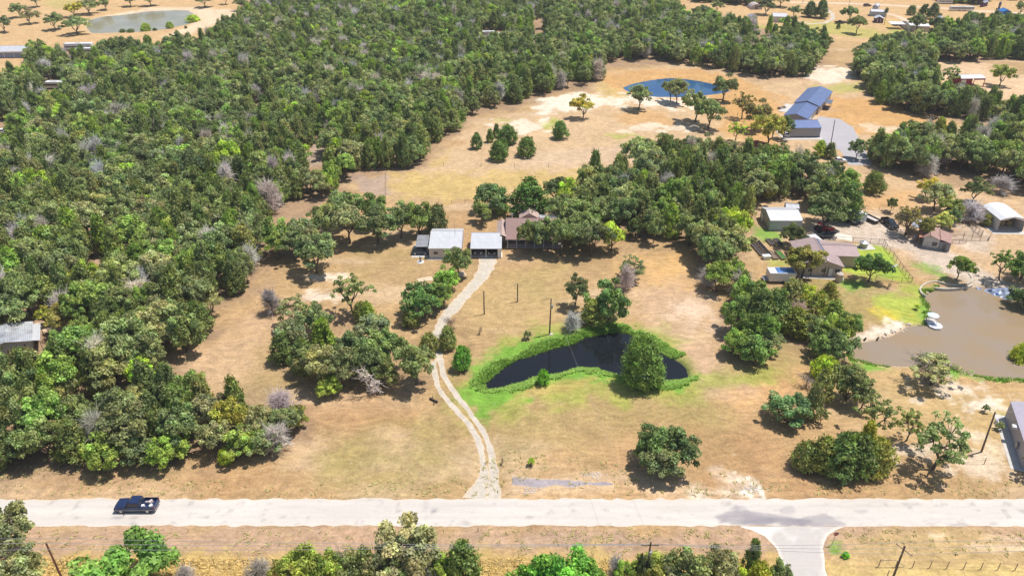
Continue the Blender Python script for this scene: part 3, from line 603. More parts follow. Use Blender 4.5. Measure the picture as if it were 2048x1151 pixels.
def T(key, px, py, wpx, h, label, tint='n', group=None, idx=None):
    x, y = P(px, py); return place_tree(key, x, y, wpx/scl(py), h, tint, label, group, True, idx)

# trees that the photograph shows one by one
T('plume', 1281, 766, 82, 9.4, 'tall plump conical green tree standing on the near bank of the dark pond', (1.0,1.2,.85), idx=0)
T('bush', 1305, 925, 85, 7.0, 'dense dark green oak clump alone beside the road, near bright half', (.85,.95,.8), 'oak clump beside the road', idx=0)
T('oak', 1352, 935, 88, 7.2, 'grey green right half of the lone oak clump above the road', (.8,.85,.85), 'oak clump beside the road', idx=2)
T('oak', 1318, 950, 90, 5.4, 'low spreading front tree of the lone oak clump above the road', 'n', 'oak clump beside the road', idx=4)
T('bush', 1572, 842, 88, 5.6, 'round dark green bushy tree in the dirt right of the pond', (.8,.95,.9), idx=1)
T('cedar', 1622, 832, 42, 6.5, 'feathery grey green tree standing behind the round dark bush', 'grey')
T('open_oak', 1640, 848, 34, 3.6, 'small open oak at the right foot of the round dark bush', 'n')
RG = 'trees in the clump above the road at right'
T('round_cedar', 1607, 932, 56, 4.3, 'small bright cedar at the left end of the clump above the road', 'n', RG)
T('cedar', 1640, 940, 68, 6.0, 'feathery olive cedar near the left of the clump above the road', (1.05,1,.8), RG)
T('cedar', 1676, 948, 80, 7.2, 'deep green cedar in the middle of the clump above the road', (.8,.95,.8), RG)
T('cedar', 1705, 945, 74, 7.2, 'dark cedar right of the middle of the clump above the road', (.7,.8,.8), RG)
T('round_cedar', 1745, 938, 72, 5.2, 'yellowing rounded cedar at the right end of the clump above the road', (1.25,1.1,.9), RG)
T('cedar', 1725, 905, 40, 6.0, 'yellow tipped cedar behind the clump above the road', (2.3,1.7,.8), RG)
T('open_oak', 1866, 938, 128, 9.6, 'large open crowned oak with gaps, shading the verge at right', (.95,1,.95), idx=1)
T('open_oak', 1742, 872, 92, 8.0, 'open crowned oak between the dark bush and the single oaks at right', 'n', idx=0)
T('open_oak', 1812, 880, 60, 6.2, 'slim oak with a bare leaning trunk behind the large open oak', (1.15,1.1,.95), idx=2)
T('bush', 1690, 798, 80, 7.2, 'dense oak below the brown pond, left of the bare ground', (.9,.95,.9), idx=2)
T('open_oak', 1722, 815, 60, 6.5, 'open oak leaning out of the trees below the brown pond', 'n')
T('cedar', 1640, 800, 50, 6.0, 'feathery grey cedar below the yellow bush', 'grey')
T('open_oak', 1862, 768, 118, 6.0, 'wide grey half bare oak on the near shore of the brown pond', (1.5,1.2,1.3), idx=3)
T('bare', 1845, 765, 80, 5.6, 'bare grey branched tree tangled in the wide oak on the brown pond shore', (.7,.62,.6))
T('open_oak', 2060, 950, 60, 6.0, 'dark leaved tree cut by the right edge beside the verge', 'dark')
# thicket between the dark pond and the brown pond
TG = 'trees of the thicket between the two near ponds'
for k, px, py, w, h, t, lb in (
    ('bush',1468,708,52,5.2,'bright','leafy bush at the lower left tip of the pond thicket'), ('bush',1502,724,60,5.4,(.95,1.15,.8),'round glossy bush at the lowest point of the pond thicket'),
    ('bush',1520,690,62,7.0,(.85,1.05,.7),'full green tree above the lowest bush of the pond thicket'), ('bush',1470,665,60,7.4,(.8,1,.7),'large dark green tree on the left side of the pond thicket'),
    ('cedar',1512,660,62,8.2,'dark','dark cedar in the heart of the pond thicket'), ('oak',1538,705,46,4.6,'n','small open oak on the right flank of the pond thicket'),
    ('cedar',1545,650,62,7.4,(.9,1.05,.9),'broad cedar on the upper right of the pond thicket'), ('bush',1490,622,66,7.6,(.9,1.1,.75),'tall green tree at the upper left of the pond thicket'),
    ('cedar',1578,618,48,6.2,'grey','grey green cedar at the top of the pond thicket'), ('oak',1602,614,50,5.2,'lime','lime green rounded tree below the homestead'),
    ('dead',1592,640,40,4.2,(1.1,.9,.8),'brown dead brush in the middle of the pond thicket'), ('cedar',1630,636,46,5.4,'olive','olive cedar in the scrub below the homestead'),
    ('cedar',1590,668,56,5.2,'olive','brownish olive cedar in the hollow of the pond thicket'), ('bush',1622,676,52,5.2,'n','dark bush beside the hollow of the pond thicket'),
    ('cedar',1660,660,44,6.0,(1.1,1.2,.8),'upright bright cedar at the right of the pond thicket'), ('bush',1668,690,58,6.6,'bright','light green leafy tree beside the brown pond'),
    ('oak',1692,682,44,6.2,(.9,1,.8),'oak at the left tip of the brown pond'), ('bush',1640,715,54,5.6,(.95,1.15,.8),'bushy tree at the lower right of the pond thicket'),
    ('bush',1672,724,60,6.6,'n','large tree over the lower left corner of the brown pond'), ('round_cedar',1646,752,46,3.6,'lime','yellow green bush below the pond thicket'),
    ('bare',1612,775,36,3.0,(.7,.6,.55),'low brown brush left of the yellow green bush'), ('cedar',1655,602,30,4.0,'olive','thin scrub tree just below the homestead')):
    T(k, px, py, w*1.16, h*1.06, lb, t, TG)
# pond side trees in the middle
T('oak', 1150, 612, 54, 8.2, 'narrow dark oak, left of the pair above the dark pond', 'dark', idx=0)
T('bush', 1216, 642, 82, 9.0, 'big glossy dark green tree, right of the pair above the dark pond', (.75,1,.75), idx=0)
T('cedar', 1183, 646, 52, 5.0, 'pale yellowish low tree between the pair above the dark pond', (1.7,1.5,1.1))
T('dead', 1142, 658, 44, 4.2, 'small bleached dead tree at the pond side of the dark pair', (1.2,1.15,1.15))
T('open_oak', 1262, 560, 66, 5.6, 'dark oak fan behind the bleached dead tree on bare ground', 'dark', idx=1)
T('dead', 1250, 577, 42, 6.2, 'bleached dead cone shaped tree standing in front of the oak fan', (1.35,1.25,1.25))
T('dead', 1418, 572, 46, 4.6, 'bleached dead tree at the tip of the wood right of the bare ground', (1.25,1.15,1.2))
T('dead', 1478, 585, 60, 5.6, 'grey dead tree above the pond thicket', (1.1,1,1))
T('round_cedar', 925, 737, 36, 4.4, 'bright green upright shrub right of the driveway', (.95,1.5,.75), idx=1)
T('cedar', 896, 696, 40, 4.6, 'small cedar on the driveway edge below two dead stems', 'n')
T('bare', 903, 664, 30, 4.6, 'pair of thin dead stems behind the small cedar on the driveway', (.5,.42,.4))
T('round_cedar', 1087, 767, 26, 2.6, 'small lime green bush in the reeds on the near bank', (1.1,1.9,.6))
T('oak', 1055, 677, 18, 1.8, 'tiny sapling near the tallest pole on the lawn', 'n')
T('bare', 960, 668, 12, 2.0, 'tiny dead sapling on the lawn below the left pole', (.4,.33,.3))
# belt beside the driveway
T('oak', 917, 552, 66, 7.0, 'round dark oak in front of the white workshop', (.8,.9,.85), idx=3)
T('bush', 893, 582, 56, 5.6, 'light green leafy tree behind the driveway bend', (1.3,1.6,.75))
T('bush', 842, 634, 82, 8.0, 'large dense green tree left of the driveway', (.8,1.02,.7), idx=1)
T('bush', 880, 612, 56, 6.2, 'green tree leaning over the driveway behind the large dense one', (.9,1.1,.75))
T('cedar', 822, 652, 38, 3.6, 'low cedar at the foot of the large tree left of the driveway', 'n')
T('open_oak', 706, 628, 90, 9.4, 'lone open crowned oak on the bare ground left of the driveway', (1.05,1,.95), idx=0)
T('oak', 634, 545, 96, 9.5, 'tall oak with a clear trunk at the edge of the bare clearing', 'n', idx=1)
CG = 'trees of the clump in the middle of the left clearing'
for k, px, py, w, h, t, lb in (
    ('dead',546,625,40,5.6,(.85,.75,.75),'thin bare tree at the upper left of the clearing clump'), ('open_oak',590,655,78,7.0,'grey','grey green oak at the top of the clearing clump'),
    ('oak',632,678,70,7.0,'n','spreading oak at the upper right of the clearing clump'), ('oak',588,708,62,7.2,'grey','pale grey oak on the left side of the clearing clump'),
    ('cedar',570,722,50,5.6,'dark','dark cedar at the left corner of the clearing clump'), ('cedar',652,712,46,7.4,'bright','bright yellow green cedar inside the clearing clump'),
    ('cedar',612,745,54,6.4,'n','green cedar in the lower left of the clearing clump'), ('oak',645,770,78,7.6,'grey','grey green oak at the lower left of the clearing clump'),
    ('oak',690,772,72,8.0,'n','leafy oak at the lower middle of the clearing clump'), ('bush',740,758,72,8.2,'n','dense green tree in the middle of the clearing clump'),
    ('bush',768,770,56,6.2,'n','dense tree at the lower right of the clearing clump'), ('oak',775,735,78,7.6,(.95,1.05,.9),'broad oak at the right of the clearing clump'),
    ('oak',752,700,74,7.2,'grey','rounded oak at the upper right of the clearing clump'), ('oak',832,768,74,8.2,'n','separate oak at the right end of the clearing clump by the tracks'),
    ('cedar',738,652,34,5.0,'bright','slim light green cedar above the clearing clump'), ('round_cedar',725,640,30,3.6,'n','small dark cedar below the lone open oak'),
    ('bush',660,800-12,50,3.8,'bright','low bright shrub at the bottom of the clearing clump'), ('oak',700,735,60,7.0,'dark','dark oak at the core of the clearing clump'),
    ('round_cedar',860,702,34,3.4,'grey','low grey bush spilling onto the driveway')):
    T(k, px, py, w*1.14, h*1.05, lb, t, CG)
T('bare', 743, 790, 52, 6.2, 'bleached antler like dead tree against the dark clump', (1.9,1.75,1.7), idx=0)
# row behind the workshop
WG = 'trees in the row left of the workshop'
for k, px, py, w, h, t, lb in (('oak',655,480,72,8.6,'n','first oak at the left end of the row left of the workshop'), ('oak',700,486,84,8.8,'grey','second oak of the row left of the workshop'), ('oak',757,487,88,8.0,(.95,.95,1),'middle oak of the row left of the workshop'),
    ('oak',802,476,70,8.4,'n','fourth oak of the row left of the workshop'), ('bush',838,470,62,8.2,(.95,1.05,.8),'dense oak near the right end of the row left of the workshop'), ('round_cedar',874,462,44,5.6,'dark','dark round tree at the right end of the row left of the workshop'),
    ('oak',690,450,70,8,'n','oak in the second line behind the row left of the workshop'), ('oak',745,452,70,8,(1.1,1.2,.8),'light oak in the second line left of the workshop'), ('oak',610,500,70,7.4,'grey','grey oak next to the tall clear trunked oak'), ('oak',590,520,60,7,'n','oak at the wood edge left of the tall oak')):
    T(k, px, py, w, h*1.12, lb, t, WG)
# round the house
T('oak', 965, 446, 46, 5.6, 'small oak on the lawn behind the white carport', (1.05,1.05,.9))
T('bush', 986, 424, 70, 8.4, 'dark tree left of the pair behind the house', (.75,.85,.75))
T('cedar', 1056, 436, 78, 10.0, 'broad deep green tree behind the house roof', (.62,.9,.6), idx=2)
T('round_cedar', 1004, 425, 30, 3, 'light green shrub between the two trees behind the house', 'bright')
HG = 'oaks shading the front of the house'
T('oak', 1078, 505, 52, 8.4, 'narrow oak between the two left oaks of the house front', 'n', HG)
T('bush', 1172, 488, 70, 9.0, 'dense oak closing the right end of the house', 'n', HG)
for k, px, py, w, h, lb in (('oak',1056,507,50,8.6,'slim trunked oak in front of the left half of the roof'), ('oak',1096,502,54,8.6,'oak in front of the middle of the brown roof'), ('oak',1120,510,60,9.0,'dark oak with a leaning trunk before the right half of the roof'), ('oak',1146,500,62,7.4,'low branched oak at the right end of the porch'),
    ('oak',1180,511,76,9.2,'thick trunked oak right of the house'), ('oak',1150,470,76,9,'oak over the right end of the house'), ('oak',1190,462,70,9,'oak behind the right end of the house'), ('oak',1120,448,70,8.6,'grey green oak behind the right of the roof'), ('oak',1222,500,60,7,'yellowish oak right of the thick trunked one')):
    T(k, px, py, w, h, lb, 'lime' if px == 1222 else 'n', HG)
# homestead
T('bush', 1582, 492, 50, 6.0, 'dark round tree with a short trunk by the garden beds', (.55,.6,.6))
T('oak', 1603, 556, 80, 8.0, 'olive brown oak between the cargo trailer and the pink roofed house', (1.15,.9,.6))
T('oak', 1736, 562, 66, 6.8, 'glossy dark tree right of the pink roofed house', (.55,.85,.5))
T('oak', 1650, 456, 96, 10.0, 'big dark oak over the red tractor', (.75,.85,.75))
T('cedar', 1690, 440, 60, 9.5, 'tall cedar behind the white trailers', (.75,.9,.75))
T('oak', 1913, 560, 48, 6.0, 'small leafy tree on the curved wall at the top of the brown pond', (1.0,1.2,.7))
T('open_oak', 1997, 560, 62, 7.6, 'leaning oak over the blue tarp at the top of the brown pond', (.75,.95,.6)); T('bush', 2042, 560, 66, 7.4, 'dark tree at the right edge above the blue tarp', (.6,.8,.55))
T('bush', 2052, 610, 70, 5.0, 'dark thick tree hanging over the right shore of the brown pond', (.45,.6,.5)); T('round_cedar', 2042, 712, 46, 4.2, 'yellow green bush on the right shore of the brown pond', 'lime')
T('bare', 1812, 470, 64, 8.5, 'tall half bare oak left of the small tin roofed cabin', (.45,.38,.33)); T('open_oak', 1810, 470, 56, 8.3, 'thin leaved brown oak left of the small tin roofed cabin', (1.5,1.05,.9)); T('open_oak', 1796, 462, 30, 6.6, 'slim leaning oak behind the yard left of the cabin', (1.4,1.05,.9))
T('oak', 1780, 424, 26, 4.0, 'small tree behind the black parked truck', (1.1,1,1))
T('oak', 1846, 480, 38, 6.2, 'brown leaved oak growing over the red cabin roof', (1.2,1,.85))
for px, py, w, h, t, lb in ((1868,420,64,7.5,'grey','grey oak in the dusty grove behind the cabin'), (1895,440,56,6,'olive','olive oak behind the right end of the cabin'), (1880,462,44,5.0,(1.9,1.7,1.2),'pale yellow green tree just behind the cabin roof'), (1900,455,36,5.4,'n','green tree next to the pale one behind the cabin'), (1850,398,46,6,'yel','yellowish tree at the back of the dusty grove'), (1945,405,54,7,'dark','dark oak left of the open hay barn')):
    T('oak', px, py, w, h, lb, t, 'trees of the grove behind the cabin')
T('dead', 1937, 440, 62, 5.2, 'bleached fallen looking dead tree left of the hay barn', (1.15,1.05,1.1)); T('round_cedar', 1972, 450, 24, 2.6, 'small bush at the corner of the hay barn', 'grey')
T('dead', 1998, 385, 52, 5.0, 'grey dead tree behind the hay barn', (1.1,1,1.05))
T('bare', 1641, 606, 16, 5.6, 'thin bare leaning snag below the pink roofed house', (.3,.25,.22)); T('bare', 1776, 577, 14, 1.6, 'tiny twisted stump on the lawn', (.25,.22,.2)); T('oak', 1832, 618, 12, 1.2, 'tiny newly planted sapling on the yellow lawn', 'lime')
T('oak', 1969, 823, 15, 1.5, 'thin young tree left of the grey building at right', 'n'); T('oak', 1996, 858, 20, 1.4, 'young tree behind the tall pole at right', 'n')
# far field
FG = 'single oaks on the far field'
for k, px, py, w, h, t, lb in (('oak',1165,237,44,6.4,'yel','golden green oak alone at the left of the far field'), ('oak',1277,219,48,6.4,'n','single oak left of the blue pond with a shadow at its foot'), ('oak',1341,203,40,6.2,'grey','left of the twin oaks in front of the blue pond'), ('oak',1354,208,44,6.2,'grey','right of the twin oaks in front of the blue pond'),
    ('oak',1445,203,54,7.2,'n','oak at the right end of the blue pond'), ('oak',1390,244,58,7.6,'n','dark oak behind the full oak on the far field'), ('oak',1416,257,64,7.4,'n','full oak right of centre on the far field'), ('open_oak',1484,237,42,6.8,'brown','half bare oak left of the blue roofed house'),
    ('oak',1509,260,60,7.2,'brown','brownish oak left of the blue roofed garage'), ('oak',1534,293,66,8,'olive','oak beside the red vehicle and the blue roofed garage'), ('oak',1566,277,34,5.6,'dark','small oak against the side of the blue roofed garage'), ('open_oak',1470,283,40,5,'lime','thin light oak above the middle wood')):
    T(k, px, py, w*1.04, h*1.42, lb, t, FG)
CDG = 'small cedars on the far field'
for px, py, w, h, lb, k in ((1120,277,32,4.4,'lone round cedar in the middle of the far field','round_cedar'), (953,297,25,4,'leftmost small cedar of the far field group','cedar'), (980,284,17,3.4,'smallest cedar of the far field group','cedar'), (993,275,17,3.6,'back cedar of the far field group','cedar'), (1015,288,38,4.6,'widest cedar of the far field group','round_cedar'), (997,320,36,4.6,'front cedar of the far field group','round_cedar'), (1008,305,18,3.6,'slim cedar behind the front one of the far field group','cedar'), (1053,311,38,4.4,'rightmost cedar of the far field group','round_cedar')):
    T(k, px, py, w, h*1.2, lb, (.72,.9,.75), CDG)
YG = 'trees round the yard below the blue roofed garage'
for k, px, py, w, h, t, lb in (('cedar',1638,312,30,4.6,'lime','thin pale sapling left of the yard pole'), ('cedar',1658,316,26,4.6,'n','thin sapling right of the yard pole'), ('oak',1712,318,40,6,'dark','dark oak on the right edge of the grey drive'), ('round_cedar',1370,302,28,3.4,'dark','small dark cedar at the top of the middle wood'), ('oak',1600,352,54,6,'dark','oak in the open ground below the garage'), ('oak',1628,365,60,6.5,'n','oak next to the open ground below the garage'), ('round_cedar',1745,385,42,5.4,'n','round tree in the open ground above the homestead'), ('dead',1510,330,40,4.6,'n','grey brush at the edge of the yard'), ('cedar',1680,345,10,1.6,'n','tiny bush below the white parked car')):
    T(k, px, py, w, h, lb, t, YG)
# ranch land at top left
TL = 'oaks round the top left pond'
for px, py, w, h, t, lb in ((10,65,36,6.6,'dark','oak cut by the left edge above the long shed'), (40,35,36,6,'n','oak at the upper left of the ranch pond'), (62,48,38,6.4,'grey','pale oak left of the two pond oaks'), (75,14,30,6,'n','farthest oak at the upper left'), (112,60,40,6.6,'n','oak left of the ranch pond'), (156,68,54,6.8,'n','wide dark oak on the left shore of the ranch pond'),
    (150,34,38,6,'yel','yellowish oak above the left end of the ranch pond'), (180,28,46,6.6,'n','oak behind the left end of the ranch pond'), (212,20,28,5.6,'n','oak behind the ranch pond, left of the pair'), (262,13,34,5.8,'n','left oak of the pair behind the ranch pond'), (302,12,38,5.8,'n','right oak of the pair behind the ranch pond'), (411,15,36,5.8,'n','oak at the right end of the ranch pond'), (452,9,20,4.5,'bright','small bright oak near the top wood'), (484,22,30,6,'dark','dark oak at the start of the top wood')):
    T('oak', px, py, w, h*1.3, lb, t, TL)
for px, py, w, h, t, lb in ((292,60,20,4,'bright','green shrub on the front shore of the ranch pond'), (340,56,17,3,'bright','small green shrub right of centre on the ranch pond shore'), (386,42,24,3.4,'lime','light bush at the right end of the ranch pond'), (246,64,14,1.6,'dark','low dark shrub on the dam of the ranch pond'), (262,64,16,1.5,'dark','second low dark shrub on the dam of the ranch pond'), (310,61,9,1.3,'dark','single dark tuft on the dam of the ranch pond'), (372,57,6,1.2,'dark','tiny dark tuft on the right of the dam')):
    T('round_cedar', px, py, w, h, lb, t, 'shrubs on the ranch pond shore')
# north-east
NG = 'trees between the far houses'
for k, px, py, w, h, t, lb in (('oak',1405,40,36,6,'dark','dark oak alone in the far yellow field'), ('oak',1433,24,26,5,'n','oak behind the dark one in the far yellow field'), ('oak',1532,30,36,8,'dark','dark tree left of the far white garage'), ('oak',1560,14,40,6,'n','tree behind the far white garage'), ('oak',1587,35,26,5,'n','tree right of the far white garage'),
    ('cedar',1618,34,26,6,'dark','left cedar of the far driveway pair'), ('cedar',1640,36,28,7,'dark','right cedar of the far driveway pair'), ('oak',1698,44,32,6.4,'n','oak in the far field left of the red shed'), ('oak',1712,68,36,7,'n','oak below the one left of the red shed'), ('cedar',1676,58,8,2.2,'dark','tiny cedar in the far field'),
    ('round_cedar',1821,30,17,3.6,'dark','lollipop shaped tree by the far road'), ('cedar',1846,34,20,5,'dark','left of the two cedars by the far road'), ('cedar',1864,38,22,6,'dark','right of the two cedars by the far road'), ('oak',1830,66,36,7,'n','oak in front of the long white roof'), ('oak',1868,72,34,8,'dark','dark oak right of the long white roof'), ('oak',1770,34,7,4,'dark','tiny tree beside the red shed'),
    ('open_oak',1895,175,44,7,'n','oak left of the red barn'), ('oak',1998,172,44,7,'olive','olive oak right of the red barn'), ('oak',1570,55,26,4,'bright','light green tree in the far yard'), ('oak',1590,70,44,5,'dark','dark low oak in the far yard'), ('oak',2040,30,30,6,'n','tree beside the blue shed')):
    T(k, px, py, w*1.05, h*1.3, lb, t, NG)
# south of the road
SG = 'trees and brush south of the road'
for k, px, py, w, h, t, lb in (('oak',22,1120,120,9.2,'grey','grey green oak at the lower left corner across the road'), ('bush',48,1185,110,7,'grey','pale oak under the corner oak at lower left'), ('bush',268,1196,182,9.4,(.95,1.25,.7),'large bright green tree south of the road below the pickup'),
    ('dead',375,1168,46,3.4,(1,.85,.85),'grey brush right of the large tree below the pickup'), ('dead',525,1166,62,4.2,(1,.85,.85),'grey brush in the dry grass south of the road'), ('oak',625,1170,95,7.2,(1.6,1.5,.7),'yellow green tree at the left of the roadside thicket'), ('bush',655,1185,90,6.5,(1.2,1.3,.7),'light green bush in the roadside thicket'),
    ('bare',700,1165,46,6.6,(.7,.6,.6),'split grey dead trunk in the roadside thicket'), ('cedar',735,1170,60,6.4,'n','green cedar beside the split dead trunk'), ('oak',822,1160,138,9.4,'grey','big grey green oak touching the road edge'), ('dead',775,1172,60,5.2,(1,.9,.9),'bleached brush left of the big roadside oak'), ('dead',868,1172,60,5.2,(1,.9,.9),'bleached brush right of the big roadside oak'),
    ('bush',800,1195,90,6,'n','green understorey below the big roadside oak'), ('bush',585,1172,70,5.4,'olive','olive scrub at the left end of the roadside thicket'), ('bush',700,1172,80,6.0,'n','green scrub under the split dead trunk'), ('bush',762,1172,74,6.4,'grey','grey green scrub between the split trunk and the big roadside oak'), ('bush',878,1172,70,5.6,'bright','light green scrub between the big roadside oak and the dark cedar'), ('bush',1300,1172,80,5.6,'olive','olive scrub under the cross armed pole'), ('bush',1368,1172,90,6.4,'n','broad green scrub at the foot of the bottom hedge'), ('bush',1440,1172,90,6.0,'grey','grey green scrub at the foot of the bottom hedge'), ('cedar',927,1170,80,7.4,(.8,.95,.8),'dark pointed cedar right of the big roadside oak'),
    ('bush',1115,1205,130,8.4,(.85,1.45,.6),'wide vivid green tree at the bottom middle'), ('bush',1060,1210,90,6,(.85,1.4,.6),'left shoulder of the vivid green growth at the bottom'), ('bush',1180,1205,90,6.6,(.9,1.4,.6),'right shoulder of the vivid green growth at the bottom'), ('dead',1230,1165,50,5.0,'n','grey dead brush right of the vivid green tree'), ('bush',1250,1178,60,5.2,'bright','light green bush left of the cross armed pole'), ('oak',1282,1172,36,6.4,'dark','narrow dark shrub left of the cross armed pole'),
    ('bush',1335,1180,62,4.2,'grey','grey green scrub right of the cross armed pole'), ('bush',1385,1178,62,3.8,'n','green scrub in the middle of the bottom hedge'), ('bush',1425,1170,60,4.4,'olive','olive bush in the bottom hedge'), ('bush',1465,1175,60,4.0,'lime','yellow green bush in the bottom hedge'), ('cedar',1497,1150,36,6.4,'n','upright cedar near the junction'), ('round_cedar',1515,1178,60,4.0,'yel','bright yellow bush below the junction cedar'), ('oak',1555,1172,48,4.6,'n','last shrub of the hedge beside the side road'),
    ('round_cedar',1690,1113,14,.8,(.9,1.9,.5),'tiny bright green tuft right of the side road')):
    T(k, px, py, w, h, lb, t, SG)
for px, py, w, h, k, t in ((440,905,72,6.8,'oak','grey'), (492,912,74,5.4,'bush','bright'), (535,905,70,5.2,'bush','n'), (470,875,84,7.6,'oak','yel'), (525,878,74,6.8,'oak','grey'), (570,872,62,5.6,'oak','n'), (430,862,84,7.6,'oak','grey'), (340,925,80,5.6,'bush','bright'), (285,925,76,5.6,'bush','n'), (215,935,84,6.2,'bush','bright')):
    T(k, px, py, w, h, {'n': 'mid green ', 'grey': 'grey green ', 'bright': 'bright leafy ', 'yel': 'yellow green '}[t]+('low tree' if h < 6.4 else 'oak')+' on the roadside wood edge, '+('below its tip' if px > 500 else 'right part' if px > 400 else 'above the pickup' if px > 250 else 'left of the pickup'), t, 'trees on the roadside wood edge')
T('dead', 565, 838, 76, 5.8, 'grey bare brush at the tip of the roadside wood', (1.0,.9,.92)); T('dead', 556, 900, 62, 5.6, 'bleached white dead tree on the roadside wood edge', (1.35,1.3,1.3)); T('bush', 597, 855, 46, 4.6, 'yellowish leafy bush at the very tip of the roadside wood', 'olive'); T('round_cedar',452,926,26,2.4,'yellow green shrub at the foot of the roadside wood','lime'); T('dead', 140, 640, 60, 7.0, 'grey dead tree left of the golden oak by the patched tin roof', (1.2,1.1,1.1))
T('bush', 135, 735, 62, 6.6, 'bright lime topped tree in front of the yard of the patched tin roof', (1.3,1.55,.6))
T('oak', 150, 655, 84, 6.6, 'golden olive oak behind the yard of the patched tin roof', (1.7,1.2,.7))
T('oak', 95, 650, 34, 4.4, 'small golden tree standing in the pale yard beside the patched tin roof', (1.7,1.4,.6))
T('dead', 545, 425, 56, 9.5, 'tall bleached dead tree at the edge of the bare strip', (1.3,1.2,1.25))

# ---------------------------------------------------------------- the woods
WOODS = [
 ('west', [(-110,965),(0,948),(120,935),(250,922),(345,908),(385,885),(440,905),(500,905),(545,890),(595,858),(575,838),(520,838),(460,825),(395,815),(345,775),(335,725),(400,690),(412,640),(475,600),(505,560),(540,535),(570,518),(548,500),(554,440),(560,405),(640,398),(692,392),(698,343),(775,343),(840,338),(862,290),(915,262),(930,235),(975,218),(1050,205),(1110,182),(1175,172),(1205,160),(1208,125),(1300,120),(1400,132),(1460,142),(1530,158),(1620,152),(1638,130),(1650,95),(1600,78),(1480,62),(1370,55),(1340,10),(1300,-25),(560,-25),(510,30),(430,90),(380,105),(270,115),(215,118),(150,125),(70,118),(55,170),(0,185),(-110,190)]),
 ('middle', [(1090,425),(1130,400),(1190,375),(1255,365),(1290,330),(1340,320),(1400,315),(1480,335),(1545,345),(1570,370),(1560,400),(1520,420),(1492,450),(1468,500),(1476,550),(1498,606),(1450,604),(1412,578),(1395,550),(1375,505),(1340,490),(1290,495),(1230,480),(1180,440),(1130,430)]),
 ('middle', [(1545,345),(1600,340),(1650,365),(1700,385),(1700,425),(1640,425),(1610,396),(1560,396)]),
 ('north', [(1705,140),(1740,105),(1800,100),(1850,92),(1890,70),(1930,62),(2150,45),(2150,120),(1990,120),(1900,128),(1862,118),(1855,160),(1870,195),(1950,210),(2000,230),(2150,262),(2150,285),(2000,246),(1900,236),(1830,228),(1765,218),(1742,200),(1728,175)]),
 ('east', [(1725,325),(1745,305),(1800,292),(1860,285),(1920,282),(1985,278),(2150,285),(2150,405),(2040,395),(1985,345),(1950,360),(1900,345),(1850,360),(1790,345)]),
 ('farhills', [(1380,-28),(1500,-28),(1530,0),(1500,12),(1440,8),(1390,4)]), ('farhills', [(1630,-28),(2150,-28),(2150,4),(1990,0),(1960,10),(1900,8),(1850,-4),(1640,-4)]),
]
HOLES = [[(606,292),(648,288),(658,340),(650,378),(618,378),(604,330)], [(500,206),(548,206),(548,242),(505,242)], [(182,510),(230,510),(232,560),(186,560)], [(1500,75),(1560,70),(1560,84),(1520,112),(1500,115)], ell(1620,90,14,10), ell(1380,100,12,8), [(915,176),(950,176),(950,205),(915,205)], [(40,668),(105,640),(150,648),(255,662),(255,690),(160,690),(150,712),(112,738),(72,764),(30,750),(-60,745),(-60,655)], [(-80,90),(65,100),(62,172),(-80,190)], [(125,85),(200,92),(205,128),(130,128)], [(84,165),(142,165),(140,214),(86,214)], [(-60,245),(26,245),(28,312),(-60,318)], [(957,64),(1010,64),(1008,102),(960,102)], [(1058,40),(1094,40),(1092,104),(1062,104)], [(1908,130),(1990,130),(1990,205),(1915,205)], ell(1098,42,18,6), ell(195,400,0.1,0.1),
 [(1640,-40),(1700,60),(1690,150),(1660,150),(1655,60),(1600,-40)], ell(600,430,16,18), ell(925,180,22,8), ell(1195,78,7,4)]
HOLES_W = [PP(h) for h in HOLES]
def where(wname, px, py):
    if wname == 'west':
        col = 'left edge' if px < 170 else 'left middle' if px < 420 else 'centre' if px < 640 else 'right side'
        if py > 790: return 'in the wood by the road, ' + ('left edge' if px < 170 else 'middle' if px < 400 else 'right end')
        if py > 600: return 'in the wood beside the bare clearing, ' + ('far left' if px < 170 else 'middle' if px < 300 else 'clearing edge')
        if py > 430: return 'halfway up the great left wood, ' + col
        if py > 280: return 'in the upper great left wood, ' + col
        if px > 850: return 'in the far wood ' + ('above the round cedars' if px < 1050 else 'left of the blue pond' if px < 1230 else 'behind the blue pond' if px < 1460 else 'behind the blue roofed house')
        return 'in the far wood ' + ('below the long shed' if px < 230 else 'below the ranch pond' if px < 450 else 'right of the ranch pond' if px < 640 else 'at top middle')
    if wname == 'middle': return 'in the wood right of the brown house, ' + ('upper part' if py < 400 else 'lower part' if py > 480 else 'middle part')
    if wname == 'north': return 'in the wood ' + ('above the red barn' if py < 130 else 'left of the red barn' if px < 1880 else 'below the red barn')
    if wname == 'east': return 'in the wood above the homestead yard, ' + ('left part' if px < 1880 else 'right part')
    return 'in the farthest tree line at the top'
cand = []
